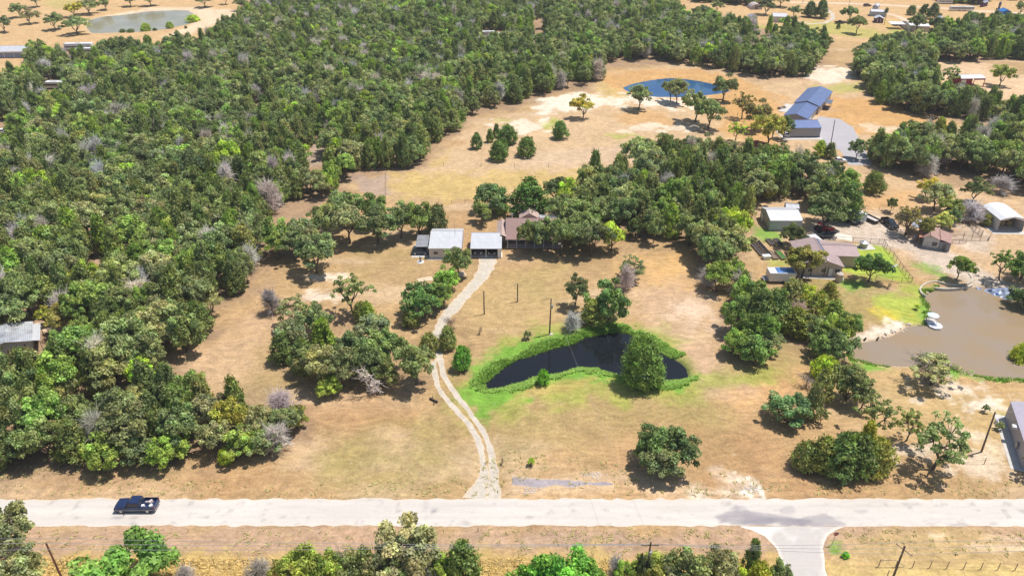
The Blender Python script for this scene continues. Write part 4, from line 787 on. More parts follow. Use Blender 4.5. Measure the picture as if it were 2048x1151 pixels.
for wname, poly in WOODS:
    w = PP(poly); d = 4.45
    nxs = np.arange(w[:,0].min(), w[:,0].max(), d); nys = np.arange(w[:,1].min(), w[:,1].max(), d*.9)
    A, B = np.meshgrid(nxs, nys); A = A + (np.arange(len(nys)) % 2)[:, None]*d/2; A = (A+NR.uniform(-1.7, 1.7, A.shape)).ravel(); B = (B+NR.uniform(-1.6, 1.6, B.shape)).ravel()
    inside = sdf(A, B, w) < 0
    for h in HOLES_W: inside &= sdf(A, B, h) > 0
    A = A[inside]; B = B[inside]; zone = fbm(A, B, 38, 555); zone2 = fbm(A, B, 26, 777)
    for x, y, q, q2 in zip(A, B, zone, zone2):
        ok = True
        for tx, ty, tr, tk in TREES:
            if abs(tx-x) < tr+.8 and abs(ty-y) < tr+.8 and math.hypot(tx-x, ty-y) < max(1.2, tr*.75): ok = False; break
        if not ok: continue
        u = NR.random()
        px, py = toPix(x, y)
        if px < -140 or px > 2190 or NR.random() < .05: continue
        pdead = .05 + (.10 if q2 > .55 else 0); pced = .26+(.35 if q > .52 else 0)
        if wname == 'middle' and py > 430: pdead = 0
        if u < pdead: key = 'dead'; w_ = NR.uniform(4.2, 6.6); h_ = NR.uniform(6.0, 9.5); t = np.array([1.05, 1.0, 1.0])*NR.uniform(1.05, 1.6); h_ *= 1.12
        elif u < pdead+pced: key = 'cedar'; w_ = NR.uniform(3.8, 6.2); h_ = NR.uniform(6.4, 10.4); t = np.array([1, 1, 1.])
        else: key = 'oak' if NR.random() < .8 else 'bush'; q3 = NR.random()**1.3; w_ = 4.7+q3*5.3; h_ = 5.2+q3*3.8+NR.uniform(0, 2.4); t = np.array([1, 1, 1.])
        tn = 'green'
        if key != 'dead':
            v = NR.random()
            if v < .035: t = np.array([1.5, 1.6, .6]); tn = 'bright lime green'
            elif v < .042: t = np.array([1.6, 1.35, .8]); tn = 'yellowish'
            elif v < .28: t = np.array([1.35, 1.2, 1.35]); tn = 'greyish green'
            elif v < .42: t = np.array([.72, .78, .75]); tn = 'dark green'
            elif v < .56: t = np.array([1.15, 1.3, .8]); tn = 'fresh green'
            t = t*NR.uniform(.85, 1.18)
        cand.append([wname, key, x, y, w_, h_, t, tn, px, py])
# crown size in the photograph decides which become individual trees
cand.sort(key=lambda c: -(c[4]*c[5]*scl(c[9])**2 if -30 < c[8] < 2080 and c[9] < 1200 else 0))
count = {}
for nm in set(k[0] for k in KIND.values()): count[nm] = sum(1 for t in TREES if KIND[t[3]][0] == nm)
rest = []
KW = {'oak': 'oak', 'bush': 'bushy tree', 'cedar': 'cedar', 'dead': 'leafless grey tree'}
for c in cand:
    nm = KIND[c[1]][0]
    if count[nm] < 296 and c[9] > 30 and -60 < c[8] < 2110:
        count[nm] += 1
        big = '' if c[1] == 'dead' else ('small ' if c[5] < 6.6 else 'tall ' if c[5] > 8.2 else '')
        lb = big+('' if c[1] == 'dead' else c[7]+' ')+KW[c[1]]+' '+where(c[0], c[8], c[9])
        place_tree(c[1], c[2], c[3], c[4], c[5], tuple(c[6]), lb, lb, parts=c[9] > 560)
    else: rest.append(c)
print('TREES', len(cand), 'individual', count, 'rest', len(rest))

# the far rest of the wood, one object
protoc = bpy.data.collections.new('woodland_kinds'); plist = []
for key in ('oak', 'bush', 'cedar', 'dead'):
    for i, p in enumerate(PROTO[key]):
        o = bpy.data.objects.new('wk_%02d' % len(plist), p.both); protoc.objects.link(o); plist.append((key, i, p))
pts = np.array([[c[2], c[3], 0] for c in rest], np.float32); me = bpy.data.meshes.new('woodland'); me.vertices.add(len(pts)); me.vertices.foreach_set('co', pts.ravel())
vid = []; sc = []; rot = []; colr = []
for c in rest:
    ks = [i for i, (k, j, p) in enumerate(plist) if k == c[1]]; i = RNG.choice(ks); p = plist[i][2]; vid.append(i); s = c[4]/2/p.R; sc.append((s, s, c[5]/p.H)); rot.append((0, 0, RNG.uniform(0, 6.28))); colr.append(tuple(c[6])+(1,))
for nm, ty, dat, k in (('vid', 'INT', vid, 'value'), ('scl', 'FLOAT_VECTOR', sc, 'vector'), ('rotv', 'FLOAT_VECTOR', rot, 'vector'), ('color', 'FLOAT_COLOR', colr, 'color')):
    a = me.attributes.new(nm, ty, 'POINT'); a.data.foreach_set(k, np.array(dat, np.int32 if ty == 'INT' else np.float32).ravel())
wo = link(bpy.data.objects.new('woodland', me)); tag(wo, 'far reaches of oak and cedar wood merging into one canopy', 'woodland', kind='stuff')
ng = bpy.data.node_groups.new('grow_woodland', 'GeometryNodeTree'); ng.interface.new_socket('Geometry', in_out='INPUT', socket_type='NodeSocketGeometry'); ng.interface.new_socket('Geometry', in_out='OUTPUT', socket_type='NodeSocketGeometry')
gi = ng.nodes.new('NodeGroupInput'); go = ng.nodes.new('NodeGroupOutput'); ci = ng.nodes.new('GeometryNodeCollectionInfo'); ci.inputs['Collection'].default_value = protoc; ci.inputs['Separate Children'].default_value = True; ci.inputs['Reset Children'].default_value = True
ip = ng.nodes.new('GeometryNodeInstanceOnPoints'); ip.inputs['Pick Instance'].default_value = True
def named(nm, ty):
    a = ng.nodes.new('GeometryNodeInputNamedAttribute'); a.data_type = ty; a.inputs['Name'].default_value = nm; return a.outputs['Attribute']
ng.links.new(gi.outputs[0], ip.inputs['Points']); ng.links.new(ci.outputs[0], ip.inputs['Instance']); ng.links.new(named('vid', 'INT'), ip.inputs['Instance Index']); ng.links.new(named('scl', 'FLOAT_VECTOR'), ip.inputs['Scale'])
er = ng.nodes.new('FunctionNodeEulerToRotation'); ng.links.new(named('rotv', 'FLOAT_VECTOR'), er.inputs[0]); ng.links.new(er.outputs[0], ip.inputs['Rotation']); ng.links.new(ip.outputs[0], go.inputs[0])
md = wo.modifiers.new('grow', 'NODES'); md.node_group = ng

# ---------------------------------------------------------------- reeds and rank grass at the water's edge
def reeds(name, poly, dmin, dmax, n, hh, col, label, mask=None, seed=3):
    rng = np.random.default_rng(seed); x0, y0 = poly.min(0)-dmax; x1, y1 = poly.max(0)+dmax; xs = rng.uniform(x0, x1, n*12); ys = rng.uniform(y0, y1, n*12)
    d = sdf(xs, ys, poly)+(fbm(xs, ys, 2.2, 5)-.5)*1.1; wv = fbm(xs, ys, 2.6, 71); k = (d > dmin) & (d < dmax*np.clip(-.35+2.5*wv, .12, 1.4))
    if mask is not None: k &= mask(xs, ys)
    xs = xs[k][:n]; ys = ys[k][:n]; m = 7; N = len(xs)*m
    bx = np.repeat(xs, m)+rng.normal(size=N)*.16; by = np.repeat(ys, m)+rng.normal(size=N)*.16; z = gz(bx, by)
    h = hh*rng.uniform(.45, 1.15, N)*np.repeat(.6+.8*fbm(xs, ys, 3, 19), m); a = rng.uniform(0, 6.283, N); ln = rng.uniform(.8, 2.0, N)*h; w = rng.uniform(.06, .13, N)
    B0 = np.stack([bx-np.sin(a)*w, by+np.cos(a)*w, z-.05], 1); B1 = np.stack([bx+np.sin(a)*w, by-np.cos(a)*w, z-.05], 1)
    M1 = np.stack([bx+np.cos(a)*ln*.5+np.sin(a)*w, by+np.sin(a)*ln*.5-np.cos(a)*w, z+h*.75], 1); M0 = np.stack([bx+np.cos(a)*ln-np.sin(a)*w*.3, by+np.sin(a)*ln+np.cos(a)*w*.3, z+h], 1)
    V = np.stack([B0, B1, M1, M0], 1).reshape(-1, 3); me = mesh_np(name, V, np.arange(len(V)).reshape(-1, 4), [leaf_mat(name+'_blades', col, .35, .35)]); cc = rng.uniform(.75, 1.25, N); set_col(me, np.repeat(np.stack([cc*rng.uniform(.85, 1.3, N), cc, cc], 1), 4, 0))
    o = link(bpy.data.objects.new(name, me)); tag(o, label, 'plants', kind='stuff'); return o
def not_east(xs, ys): 
    px = np.array([toPix(a, b)[0] for a, b in zip(xs, ys)]); py = np.array([toPix(a, b)[1] for a, b in zip(xs, ys)]); return ~((px > 1345) & (py > 712) & (py < 752))
reeds('pond_reeds', PONDS[0], -.25, 1.9, 6800, .24, (.31,.49,.11), 'bright green rank grass and reeds ringing the dark pond', not_east)
def c_edges(xs, ys):
    px = np.array([toPix(a, b)[0] for a, b in zip(xs, ys)]); py = np.array([toPix(a, b)[1] for a, b in zip(xs, ys)])
    return ((py > 708) & ~((px > 1785) & (px < 1860))) | ((px > 1840) & (px < 1880) & (py < 660) & (py > 568))
reeds('shore_grass', PONDS[2], -.1, 1.3, 900, .28, (.17,.30,.04), 'green grass fringe along the brown pond', c_edges, 5)
def scatter_grass(name, poly_px, n, hh, col, label, seed):
    rng = np.random.default_rng(seed); w = PP(poly_px); xs = rng.uniform(w[:,0].min(), w[:,0].max(), n*3); ys = rng.uniform(w[:,1].min(), w[:,1].max(), n*3); k = (sdf(xs, ys, w) < 0) & (fbm(xs, ys, 3.5, seed) > .42) & ((ys < yl-.6) | (ys > yr+.6)) & ~((ys < yl) & (xs > P(1480,1070)[0]) & (xs < P(1690,1070)[0])); xs = xs[k][:n]; ys = ys[k][:n]; m = 6; N = len(xs)*m
    bx = np.repeat(xs, m)+rng.normal(size=N)*.12; by = np.repeat(ys, m)+rng.normal(size=N)*.12; h = hh*rng.uniform(.4, 1.2, N); a = rng.uniform(0, 6.283, N); ln = rng.uniform(1., 2.4, N)*h; wd = rng.uniform(.03, .07, N); z = np.zeros(N)
    V = np.stack([np.stack([bx-np.sin(a)*wd, by+np.cos(a)*wd, z], 1), np.stack([bx+np.sin(a)*wd, by-np.cos(a)*wd, z], 1), np.stack([bx+np.cos(a)*ln*.5+np.sin(a)*wd, by+np.sin(a)*ln*.5-np.cos(a)*wd, z+h*.7], 1), np.stack([bx+np.cos(a)*ln, by+np.sin(a)*ln, z+h], 1)], 1).reshape(-1, 3)
    me = mesh_np(name, V, np.arange(len(V)).reshape(-1, 4), [leaf_mat(name+'_blades', col, .3, .25)]); cc = rng.uniform(.8, 1.2, N); set_col(me, np.repeat(np.stack([cc]*3, 1), 4, 0)); o = link(bpy.data.objects.new(name, me)); tag(o, label, 'grass', kind='stuff')
scatter_grass('dry_grass', [(-60,1116),(1560,1116),(1600,1220),(-60,1220)], 3800, .34, (.70,.52,.22), 'long dry yellow grass south of the road', 21)
scatter_grass('weed_tufts', [(-60,700),(380,960),(640,965),(900,960),(1000,900),(1600,960),(2100,960),(2100,1110),(1500,1110),(-60,1110)], 2600, .24, (.50,.44,.20), 'scattered straw and weed tufts on the mown ground either side of the road', 23)

# ---------------------------------------------------------------- buildings
def frame(name, FL, FR, zeave, label, cat, group=None, flip=False):
    """empty at the ground point under the front left eave corner; local x runs along the front, y away from the viewer"""
    a = P(*FL, zeave); b = P(*FR, zeave); ang = math.atan2(b[1]-a[1], b[0]-a[0]); o = empty(name, (a[0], a[1], 0), ang); tag(o, label, cat, group); return o, math.hypot(b[0]-a[0], b[1]-a[1])
WHITE_METAL = mat('white_metal_roof', (.60,.60,.62), .45, .25, .06, .6, rib=1.1); WHITE_WALL = mat('white_metal_wall', (.60,.57,.55), .5, .1, .06, 1, rib=1.6)
BROWN_SH = mat('brown_shingles', (.27,.175,.155), .9, var=.16, vscale=2.2, bump=.5, bscale=14); BEIGE = mat('beige_siding', (.46,.38,.31), .8, var=.08, bump=.2)
DARKW = mat('dark_boards', (.16,.135,.13), .85, var=.15); BLUE_ROOF = mat('blue_grey_metal_roof', (.145,.195,.36), .42, .35, .07, .5, rib=1.1); GREIGE = mat('grey_metal_wall', (.34,.32,.33), .5, .15, .05, 1, rib=1.6)  # boards in one even dark brown for walls, doors and posts
PINKROOF = mat('pinkish_metal_roof', (.37,.275,.265), .6, .15, .08, .8, rib=1.1); RUSTROOF = mat('rusty_pink_roof', (.36,.22,.19), .75, .1, .2, 1.2, rib=1.1, dirt=.5); GLASS = mat('dark_glass', (.03,.04,.055), .08, 0, .1, spec=.8)
TRIM = mat('white_trim', (.7,.69,.67), .5, var=.05); TIN = mat('weathered_tin', (.42,.43,.46), .4, .5, .18, 1.1, rib=1.1, dirt=.35); BLACK = mat('black_rubber', (.02,.02,.02), .8); STEEL = mat('grey_steel', (.32,.32,.33), .45, .6); WOOD = mat('weathered_wood', (.27,.21,.17), .9, var=.25, vscale=3, bump=.4)
REDP = mat('red_paint', (.36,.03,.03), .4, var=.1); POLEM = mat('tarred_pole_wood', (.13,.095,.08), .9, var=.25, vscale=4); CONC = mat('concrete', (.52,.49,.45), .9, var=.1, bump=.2); BLUE_WALL = mat('bright_blue_wall', (.03,.16,.45), .5, var=.05); REDBARN = mat('barn_red_wall', (.30,.03,.045), .6, var=.08, rib=1.6); GALV = mat('galvanised_sheet', (.50,.53,.56), .35, .5, .08, rib=2.2)
BLUEWALL2 = mat('pale_blue_wall', (.40,.45,.50), .6, var=.06, rib=1.6); WHITEP = mat('white_paint', (.68,.68,.68), .4, var=.04); SLATE = mat('slate_paint', (.10,.12,.16), .5, var=.1); PURPLE = mat('dark_maroon_wall', (.10,.045,.09), .7, var=.1)
EPS = .003
def gable(root, W, D, h, rise, axis, wall, roof, oh=.35, th=.10, x0=0, y0=0, z0=0., ridge=.5, trim=None, walls=True, wname='wall', rname='roof'):
    """gabled block; axis 'x': the ridge runs along the front, 'y': it runs away; eave line measured at the roof edge"""
    X0, X1, Y0, Y1 = x0+oh, x0+W-oh, y0+oh, y0+D-oh
    if walls:
        b = MB(); zi = h-th
        if axis == 'x':
            ym = y0+D*ridge; sl = rise/(D*ridge); sr = rise/(D*(1-ridge)); za = z0+zi+sl*oh; zb = z0+zi+sr*oh
            b.prism([(Y0, z0-.1), (Y1, z0-.1), (Y1, zb), (ym, z0+zi+rise), (Y0, za)], 'x', X0, X1)
        else:
            xm = x0+W*ridge; sl = rise/(W*ridge); sr = rise/(W*(1-ridge)); za = z0+zi+sl*oh; zb = z0+zi+sr*oh
            b.prism([(X0, z0-.1), (X1, z0-.1), (X1, zb), (xm, z0+zi+rise), (X0, za)], 'y', Y0, Y1)
        b.build(wname, wall, root)
    r = MB(); H = z0+h+EPS
    if axis == 'x':
        ym = y0+D*ridge; r.prism([(y0, H-th), (ym, H+rise-th), (y0+D, H-th), (y0+D, H), (ym, H+rise), (y0, H)], 'x', x0, x0+W)
    else:
        xm = x0+W*ridge; r.prism([(x0, H-th), (xm, H+rise-th), (x0+W, H-th), (x0+W, H), (xm, H+rise), (x0, H)], 'y', y0, y0+D)
    ro = r.build(rname, roof, root)
    t = MB()
    if axis == 'x':
        t.tube((x0-.02, ym, H+rise+.02), (x0+W+.02, ym, H+rise+.02), .07, n=6).build('ridge_cap', trim or roof, ro)
    else: t.tube((xm, y0-.02, H+rise+.02), (xm, y0+D+.02, H+rise+.02), .07, n=6).build('ridge_cap', trim or roof, ro)
    return ro
def window(root, x0, x1, z0, z1, y, face='front', frm=None, glass=None, name='window'):
    """a framed window; face 'front' lies in the plane y; 'side' lies in the plane x = y and spans x0..x1 along local y"""
    f = MB(); g = MB(); t = .05
    if face == 'front':
        for a, b, c, d in ((x0-.06, x1+.06, z1, z1+.07), (x0-.06, x1+.06, z0-.07, z0), (x0-.06, x0, z0, z1), (x1, x1+.06, z0, z1)): f.box(a, b, y-t, y, c, d)
        g.box(x0, x1, y-.02, y, z0, z1)
    else:
        s = 1 if face == 'right' else -1; a0, a1 = (y, y+t) if s > 0 else (y-t, y)
        for a, b, c, d in ((x0-.06, x1+.06, z1, z1+.07), (x0-.06, x1+.06, z0-.07, z0), (x0-.06, x0, z0, z1), (x1, x1+.06, z0, z1)): f.box(a0, a1, a, b, c, d)
        g.box(*( (y, y+.02) if s > 0 else (y-.02, y)), x0, x1, z0, z1)
    w = f.build(name, frm or TRIM, root); g.build('pane', glass or GLASS, w); return w
def door(root, x0, x1, h, y, m, face='front', name='door'):
    d = MB()
    if face == 'front': d.box(x0, x1, y-.04, y, 0, h)
    else: d.box(y, y+.04, x0, x1, 0, h)
    o = d.build(name, m, root); k = MB()
    if face == 'front': k.cyl((x0*.15+x1*.85), y-.07, h*.48, h*.52, .03, 8)
    else: k.cyl(y+.07, (x0*.15+x1*.85), h*.48, h*.52, .03, 8)
    k.build('handle', STEEL, o); return o
def depth_from(FL, BL, z): a = P(*FL, z); c = P(*BL, z); return math.hypot(c[0]-a[0], c[1]-a[1])

# workshop, lean-to and carport
o, W = frame('workshop', (856.5, 496.5), (923, 496.5), 2.8, 'large white metal workshop with light ribbed roof left of the carport', 'workshop')
gable(o, W, 10.8, 2.8, 1.1, 'x', WHITE_WALL, WHITE_METAL, .12, ridge=.66)
MB().box(-.02, W+.02, -.02, .04, 2.62, 2.74).build('gutter', TRIM, o)
door(o, W-1.6, W-.7, 2.05, .12, TRIM); window(o, 1.2, 2.2, 1.1, 1.9, .12)
a = MB(); a.tube((W-1.8, 4.5, 3.3), (W-1.8, 4.5, 8.2), .035, .02).build('antenna_mast', STEEL, o); MB().box(-.5, W+.5, -.6, .1, .0, .06).build('slab', CONC, o)
o, W = frame('lean_to_shed', (830.5, 493), (855, 493), 2.3, 'small open lean-to with pale roof on the left of the workshop', 'shed')
r = MB(); r.slab([(0,0,2.3),(W,0,2.3),(W,5.4,2.75),(0,5.4,2.75)], .08); r.build('roof', TIN, o)
for x in (.1, W-.1):
    for y in (.15, 5.2): MB().box(x-.05, x+.05, y-.05, y+.05, 0, 2.2+.07*y).build('post', STEEL, o)
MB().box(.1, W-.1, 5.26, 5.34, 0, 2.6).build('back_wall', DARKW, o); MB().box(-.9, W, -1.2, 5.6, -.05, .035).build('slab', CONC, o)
o, W = frame('carport', (940.4, 497), (1003.3, 497), 2.6, 'white roofed carport with a dark open front between workshop and house', 'carport')
gable(o, W, 8.8, 2.6, .7, 'x', WHITE_WALL, WHITE_METAL, .1, ridge=.8, walls=False)
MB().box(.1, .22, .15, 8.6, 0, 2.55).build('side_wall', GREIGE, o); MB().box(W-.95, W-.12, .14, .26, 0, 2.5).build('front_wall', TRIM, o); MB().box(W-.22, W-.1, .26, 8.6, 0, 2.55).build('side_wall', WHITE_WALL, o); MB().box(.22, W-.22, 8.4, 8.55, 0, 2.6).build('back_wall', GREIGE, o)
for x in (.16, W*.5): MB().box(x-.06, x+.06, .02, .14, 0, 2.5).build('post', TRIM, o)
MB().box(-.7, 0, 3.5, 5.2, 0, 1.1).build('lattice_screen', WOOD, o)

# the brown roofed house
o, W = frame('ranch_house', (1011, 479), (1128, 479), 2.6, 'brown shingled ranch house with a dark front porch behind the oaks', 'house')
gable(o, W, 12.0, 2.6, 2.3, 'x', BEIGE, BROWN_SH, .3, ridge=.62, walls=False)
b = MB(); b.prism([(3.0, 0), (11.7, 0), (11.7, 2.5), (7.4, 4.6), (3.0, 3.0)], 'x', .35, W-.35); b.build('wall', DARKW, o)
MB().box(.2, W-.2, .6, 3.0, 0, .30).build('porch_floor', CONC, o)
for i in range(7):
    x = .5+i*(W-1.)/6; MB().box(x-.06, x+.06, .28, .40, 0, 2.5).build('porch_post', TRIM, o)
rl = MB(); rl.box(.5, W-.5, .31, .37, .95, 1.05); rl.box(.5, W-.5, .31, .37, .25, .33)
for i in range(60): rl.box(.5+i*(W-1.)/60, .53+i*(W-1.)/60, .32, .36, .33, .95)
rl.build('porch_railing', mat('pinkish_boards', (.42,.33,.33), .8), o)
for x in (2.2, 5.3, 9.6): window(o, x, x+1.2, 1.0, 2.0, 3.0)
door(o, 7.3, 8.2, 2.1, 3.0, WOOD)
w = MB(); w.prism([(-2.0, 0), (.34, 0), (.34, 2.75), (-.8, 3.3), (-2.0, 2.6)], 'y', 3.5, 9.5); w.build('side_wing', BEIGE, o)
r = MB(); r.prism([(-2.2, 2.6), (-.9, 3.45), (.4, 2.78), (.4, 2.88), (-.9, 3.55), (-2.2, 2.7)], 'y', .8, 9.9); r.build('side_roof', mat('pale_brown_shingles', (.42,.31,.27), .9, var=.12, bump=.4), o)
gable(o, 5.2, 6.5, 2.9, 1.5, 'y', BEIGE, mat('pale_brown_shingles', (.42,.31,.27)), .3, x0=3.4, y0=11.4, wname='rear_wall', rname='rear_roof')
MB().slab([(8.6, 9.9, 3.75), (W-.5, 9.9, 3.75), (W-.5, 13.6, 3.0), (8.6, 13.6, 3.0)], .1).build('patio_roof', WHITE_METAL, o)
for x in (8.8, W-.8): MB().box(x-.05, x+.05, 13.4, 13.5, 0, 2.95).build('patio_post', TRIM, o)
c = MB(); c.cyl(1.6, 8.3, 3.9, 5.6, .16, 10); c.cyl(1.6, 8.3, 5.6, 5.75, .22, 10); c.build('flue', GALV, o)
MB().tube((.9, 9.2, 3.5), (.9, 9.2, 8.5), .03, .02).build('antenna_mast', STEEL, o)
o = empty('well_head', (*P(841, 524), 0)); tag(o, 'white pressure tank standing on a small round pad by the lean-to', 'water tank')
MB().cyl(0, 0, -.05, .10, .85, 18).build('pad', WHITEP, o); t = MB(); t.cyl(0, .15, .1, 1.35, .28, 14); t.cyl(0, .15, 1.35, 1.5, .28, 14, .1); t.build('tank', STEEL, o); MB().tube((.3,-.2,.1), (.3,-.2,.9), .06).build('pipe', WHITEP, o)

# blue roofed house and garage
o, W = frame('long_house', (1566.5, 230.5), (1616, 238.2), 2.9, 'long blue metal roofed house set at an angle in the orange dirt', 'house')
D = depth_from((1566.5, 230.5), (1616, 177.3), 2.9)
gable(o, W, D*.42, 2.9, 1.2, 'y', GREIGE, BLUE_ROOF, .3, rname='garage_roof', wname='garage_wall'); gable(o, W+1.0, D*.58, 3.1, 1.45, 'y', BEIGE, BLUE_ROOF, .3, x0=-.4, y0=D*.42+.03)
MB().box(W-.27, W-.2, .8, 3.6, 0, 2.3).build('garage_door', TRIM, o); MB().box(W-.27, W-.2, 4.4, 7.2, 0, 2.3).build('garage_door', TRIM, o)
for y in (D*.48, D*.56, D*.64, D*.80, D*.88): window(o, y, y+1.1, 1.0, 2.1, W+.31, 'right')
door(o, D*.72, D*.72+1, 2.1, W+.31, TRIM, 'right')
p = MB(); p.box(W+.3, W+2.6, D*.62, D*.74, .15, .35); p.build('porch_deck', WOOD, o); MB().slab([(W+.5, D*.61, 2.7), (W+2.9, D*.61, 2.5), (W+2.9, D*.75, 2.5), (W+.5, D*.75, 2.7)], .08).build('porch_roof', SLATE, o)
for y in (D*.62, D*.74): MB().box(W+2.5, W+2.6, y-.05, y+.05, .35, 2.45).build('porch_post', WOOD, o)
MB().box(-4.6, -.2, D*.34, D*.62, 0, .12).build('patio_slab', CONC, o); MB().cyl(W*.72, D*.78, 3.7, 4.5, .16, 10).build('roof_vent', TRIM, o)
o, W = frame('garage', (1582, 256), (1643.6, 255.6), 3.4, 'blue roofed grey metal garage below the long blue roofed house', 'garage')
gable(o, W, 9.0, 3.4, 1.3, 'x', GREIGE, BLUE_ROOF, .08); MB().box(-.2, W+.1, -.1, .06, 0, .3).build('skirting', SLATE, o); MB().box(-2.5, W+.4, -2.2, 9.4, -.05, .06).build('slab', CONC, o); MB().box(W-.08, W-.02, 2.5, 6.5, 0, 2.9).build('garage_door', TRIM, o)
o = empty('picnic_bench', (*P(1563, 217), 0), .5); tag(o, 'low wooden bench beside the patio of the long blue roofed house', 'bench')
MB().box(-1.6, 1.6, -.35, .35, .68, .75).build('table_top', WOOD, o); MB().box(-1.6, 1.6, -.85, -.6, .42, .47).build('seat', WOOD, o); MB().box(-1.6, 1.6, .6, .85, .42, .47).build('seat', WOOD, o)
for x in (-1.2, 1.2): MB().box(x-.05, x+.05, -.8, .8, 0, .68).build('leg', WOOD, o)

# homestead
o, W = frame('metal_shed', (1540.8, 441), (1607, 441.2), 2.9, 'white roofed metal shed with pale blue front beside the green lawn', 'shed')
gable(o, W, 8.4, 2.9, 1.0, 'x', BLUEWALL2, WHITE_METAL, .1, ridge=.55); MB().box(.06, .099, 2.0, 5.0, 0, 2.3).build('roller_door', GREIGE, o); MB().box(-.2, .06, 5.6, 6.4, 0, 2.0).build('door', TRIM, o)
o, W = frame('metal_shed', (1572, 415), (1599, 417), 2.5, 'small blue grey shed tucked behind the white roofed metal shed', 'shed')
gable(o, W, 3.4, 2.5, .5, 'x', SLATE, TIN, .08)
o, W = frame('cargo_trailer', (1541, 545.5), (1594, 546), 2.7, 'long white cargo trailer with a shiny blue streaked roof by the oak', 'trailer')
MB().box(0, W, 0, 2.9, .5, 2.62).build('body', WHITEP, o, bevel=.05); MB().box(.25, 1.6, .2, 2.7, 2.625, 2.66).build('roof_panel', WHITEP, o); MB().box(1.7, W-.3, .2, 2.7, 2.625, 2.665).build('roof_panel', mat('sky_blue_coating', (.12,.25,.52), .25, .3, .35, .9), o)
for x in (W*.55, W*.7): MB().tube((x, -.02, .35), (x, .25, .35), .35, n=14).build('wheel', BLACK, o)
MB().tube((W, 1.45, .55), (W+1.2, 1.45, .5), .06).build('hitch', STEEL, o); MB().box(W-.05, W+.3, .5, 2.4, .6, 1.2).build('jack_box', BLACK, o); MB().box(-1.0, 0, .3, 2.6, .5, .58).build('ramp', STEEL, o)
o, W = frame('homestead_house', (1604, 531), (1690, 534.5), 2.7, 'pink metal roofed house with a beige gabled front and side wing', 'house')
gable(o, W, 12.5, 2.7, 1.35, 'y', BEIGE, PINKROOF, .35, ridge=.58)
gable(o, 9.2, 7.2, 2.9, 1.0, 'x', BEIGE, PINKROOF, .3, x0=W*.55, y0=5.2, wname='wing_wall', rname='wing_roof')
MB().box(W*.60, W*.66, 5.0, 12.0, 3.62, 3.95).build('roof_valley_panel', SLATE, o)
for x in (1.6, 4.6, 7.6): window(o, x, x+1.1, 1.0, 2.0, .35)
door(o, 6.3, 7.1, 2.0, .35, TRIM)
for x in (2.4, 5.4, 6.1): MB().box(x-.07, x+.07, .12, .26, 0, 2.5).build('porch_post', DARKW, o)
MB().box(-.2, W+.2, -1.0, .3, -.03, .07).build('patio', CONC, o); MB().cyl(W*.58, .5, 4.0, 4.25, .22, 12).build('roof_vent', WHITEP, o)
o = empty('rain_tank', (*P(1677, 562), 0)); tag(o, 'beige cylindrical rain tank with a white lid at the corner of the pink roofed house', 'water tank')
t = MB(); t.cyl(0, 0, 0, 1.9, .78, 22); t.cyl(0, 0, 1.9, 2.15, .78, 22, .25); t.build('tank', BEIGE, o); MB().cyl(0, 0, 2.15, 2.22, .25, 14).build('lid', WHITEP, o)
o = empty('gazebo', (*P(1621, 491), 0), .2); tag(o, 'small white canopy at the back of the pink roofed house', 'canopy')
c = MB(); c.add([(-1.8,-1.8,2.2),(1.8,-1.8,2.2),(1.8,1.8,2.2),(-1.8,1.8,2.2),(0,0,3.0)], [(0,1,4),(1,2,4),(2,3,4),(3,0,4),(0,3,2,1)]); c.build('canopy', WHITEP, o)
for x in (-1.7, 1.7):
    for y in (-1.7, 1.7): MB().box(x-.04, x+.04, y-.04, y+.04, 0, 2.2).build('post', TRIM, o)
o = empty('pump_house', (*P(1727, 494), 0), .1); tag(o, 'grey roofed round pump hut on a small slab inside the yard fence', 'hut')
MB().box(-1.4, 2.4, -1.5, 1.2, -.02, .05).build('slab', CONC, o); t = MB(); t.cyl(-.1, 0, .05, 1.3, .95, 8); t.build('wall', STEEL, o); t = MB(); t.cyl(-.1, 0, 1.3, 1.9, 1.15, 8, .1); t.build('roof', TIN, o)
# raised beds
for i, (px, py, w, d, m, lb) in enumerate(((1513,499,1.1,7.2,'dark','first raised bed from the left in the fenced garden, long and dark'), (1527,499,1.2,7.8,'dark','second raised bed from the left, full of black pots'), (1541,486,1.3,3.2,'dark','upper bed of the third row in the fenced garden'), (1545,512,1.3,4.0,'brown','lower brown bed of the third row in the fenced garden'), (1556,486,1.3,3.6,'dark','upper bed of the right row in the fenced garden'), (1561,512,1.4,4.2,'green','lower right raised bed planted bright green'))):
    x, y = P(px, py); o = empty('raised_bed', (x, y, 0), .12); tag(o, lb, 'garden bed', 'raised beds in the fenced garden')
    f = MB()
    for a in ((-w/2, w/2, -d/2, -d/2+.08), (-w/2, w/2, d/2-.08, d/2), (-w/2, -w/2+.08, -d/2+.08, d/2-.08), (w/2-.08, w/2, -d/2+.08, d/2-.08)): f.box(*a, 0, .5)
    f.build('frame', WOOD, o); MB().box(-w/2+.08, w/2-.08, -d/2+.08, d/2-.08, 0, .42).build('soil', mat('garden_soil_'+m, {'dark': (.05,.045,.045), 'brown': (.20,.15,.10), 'green': (.06,.16,.03)}[m], .95, var=.5, vscale=3, bump=.8), o)
    if i == 1:
        q = MB()
        for j in range(7): q.cyl(-.25, -3.2+j*1.05, .42, .75, .2, 8); q.cyl(.25, -2.8+j*1.05, .42, .75, .2, 8)
        q.build('pots', BLACK, o)
o = empty('chest', (*P(1532, 517), 0), .1); tag(o, 'white storage box below the raised beds', 'box'); MB().box(-.9, .9, -.6, .6, 0, .8).build('body', WHITEP, o, bevel=.03); MB().box(-.95, .95, -.65, .65, .8, .9).build('lid', WHITEP, o)
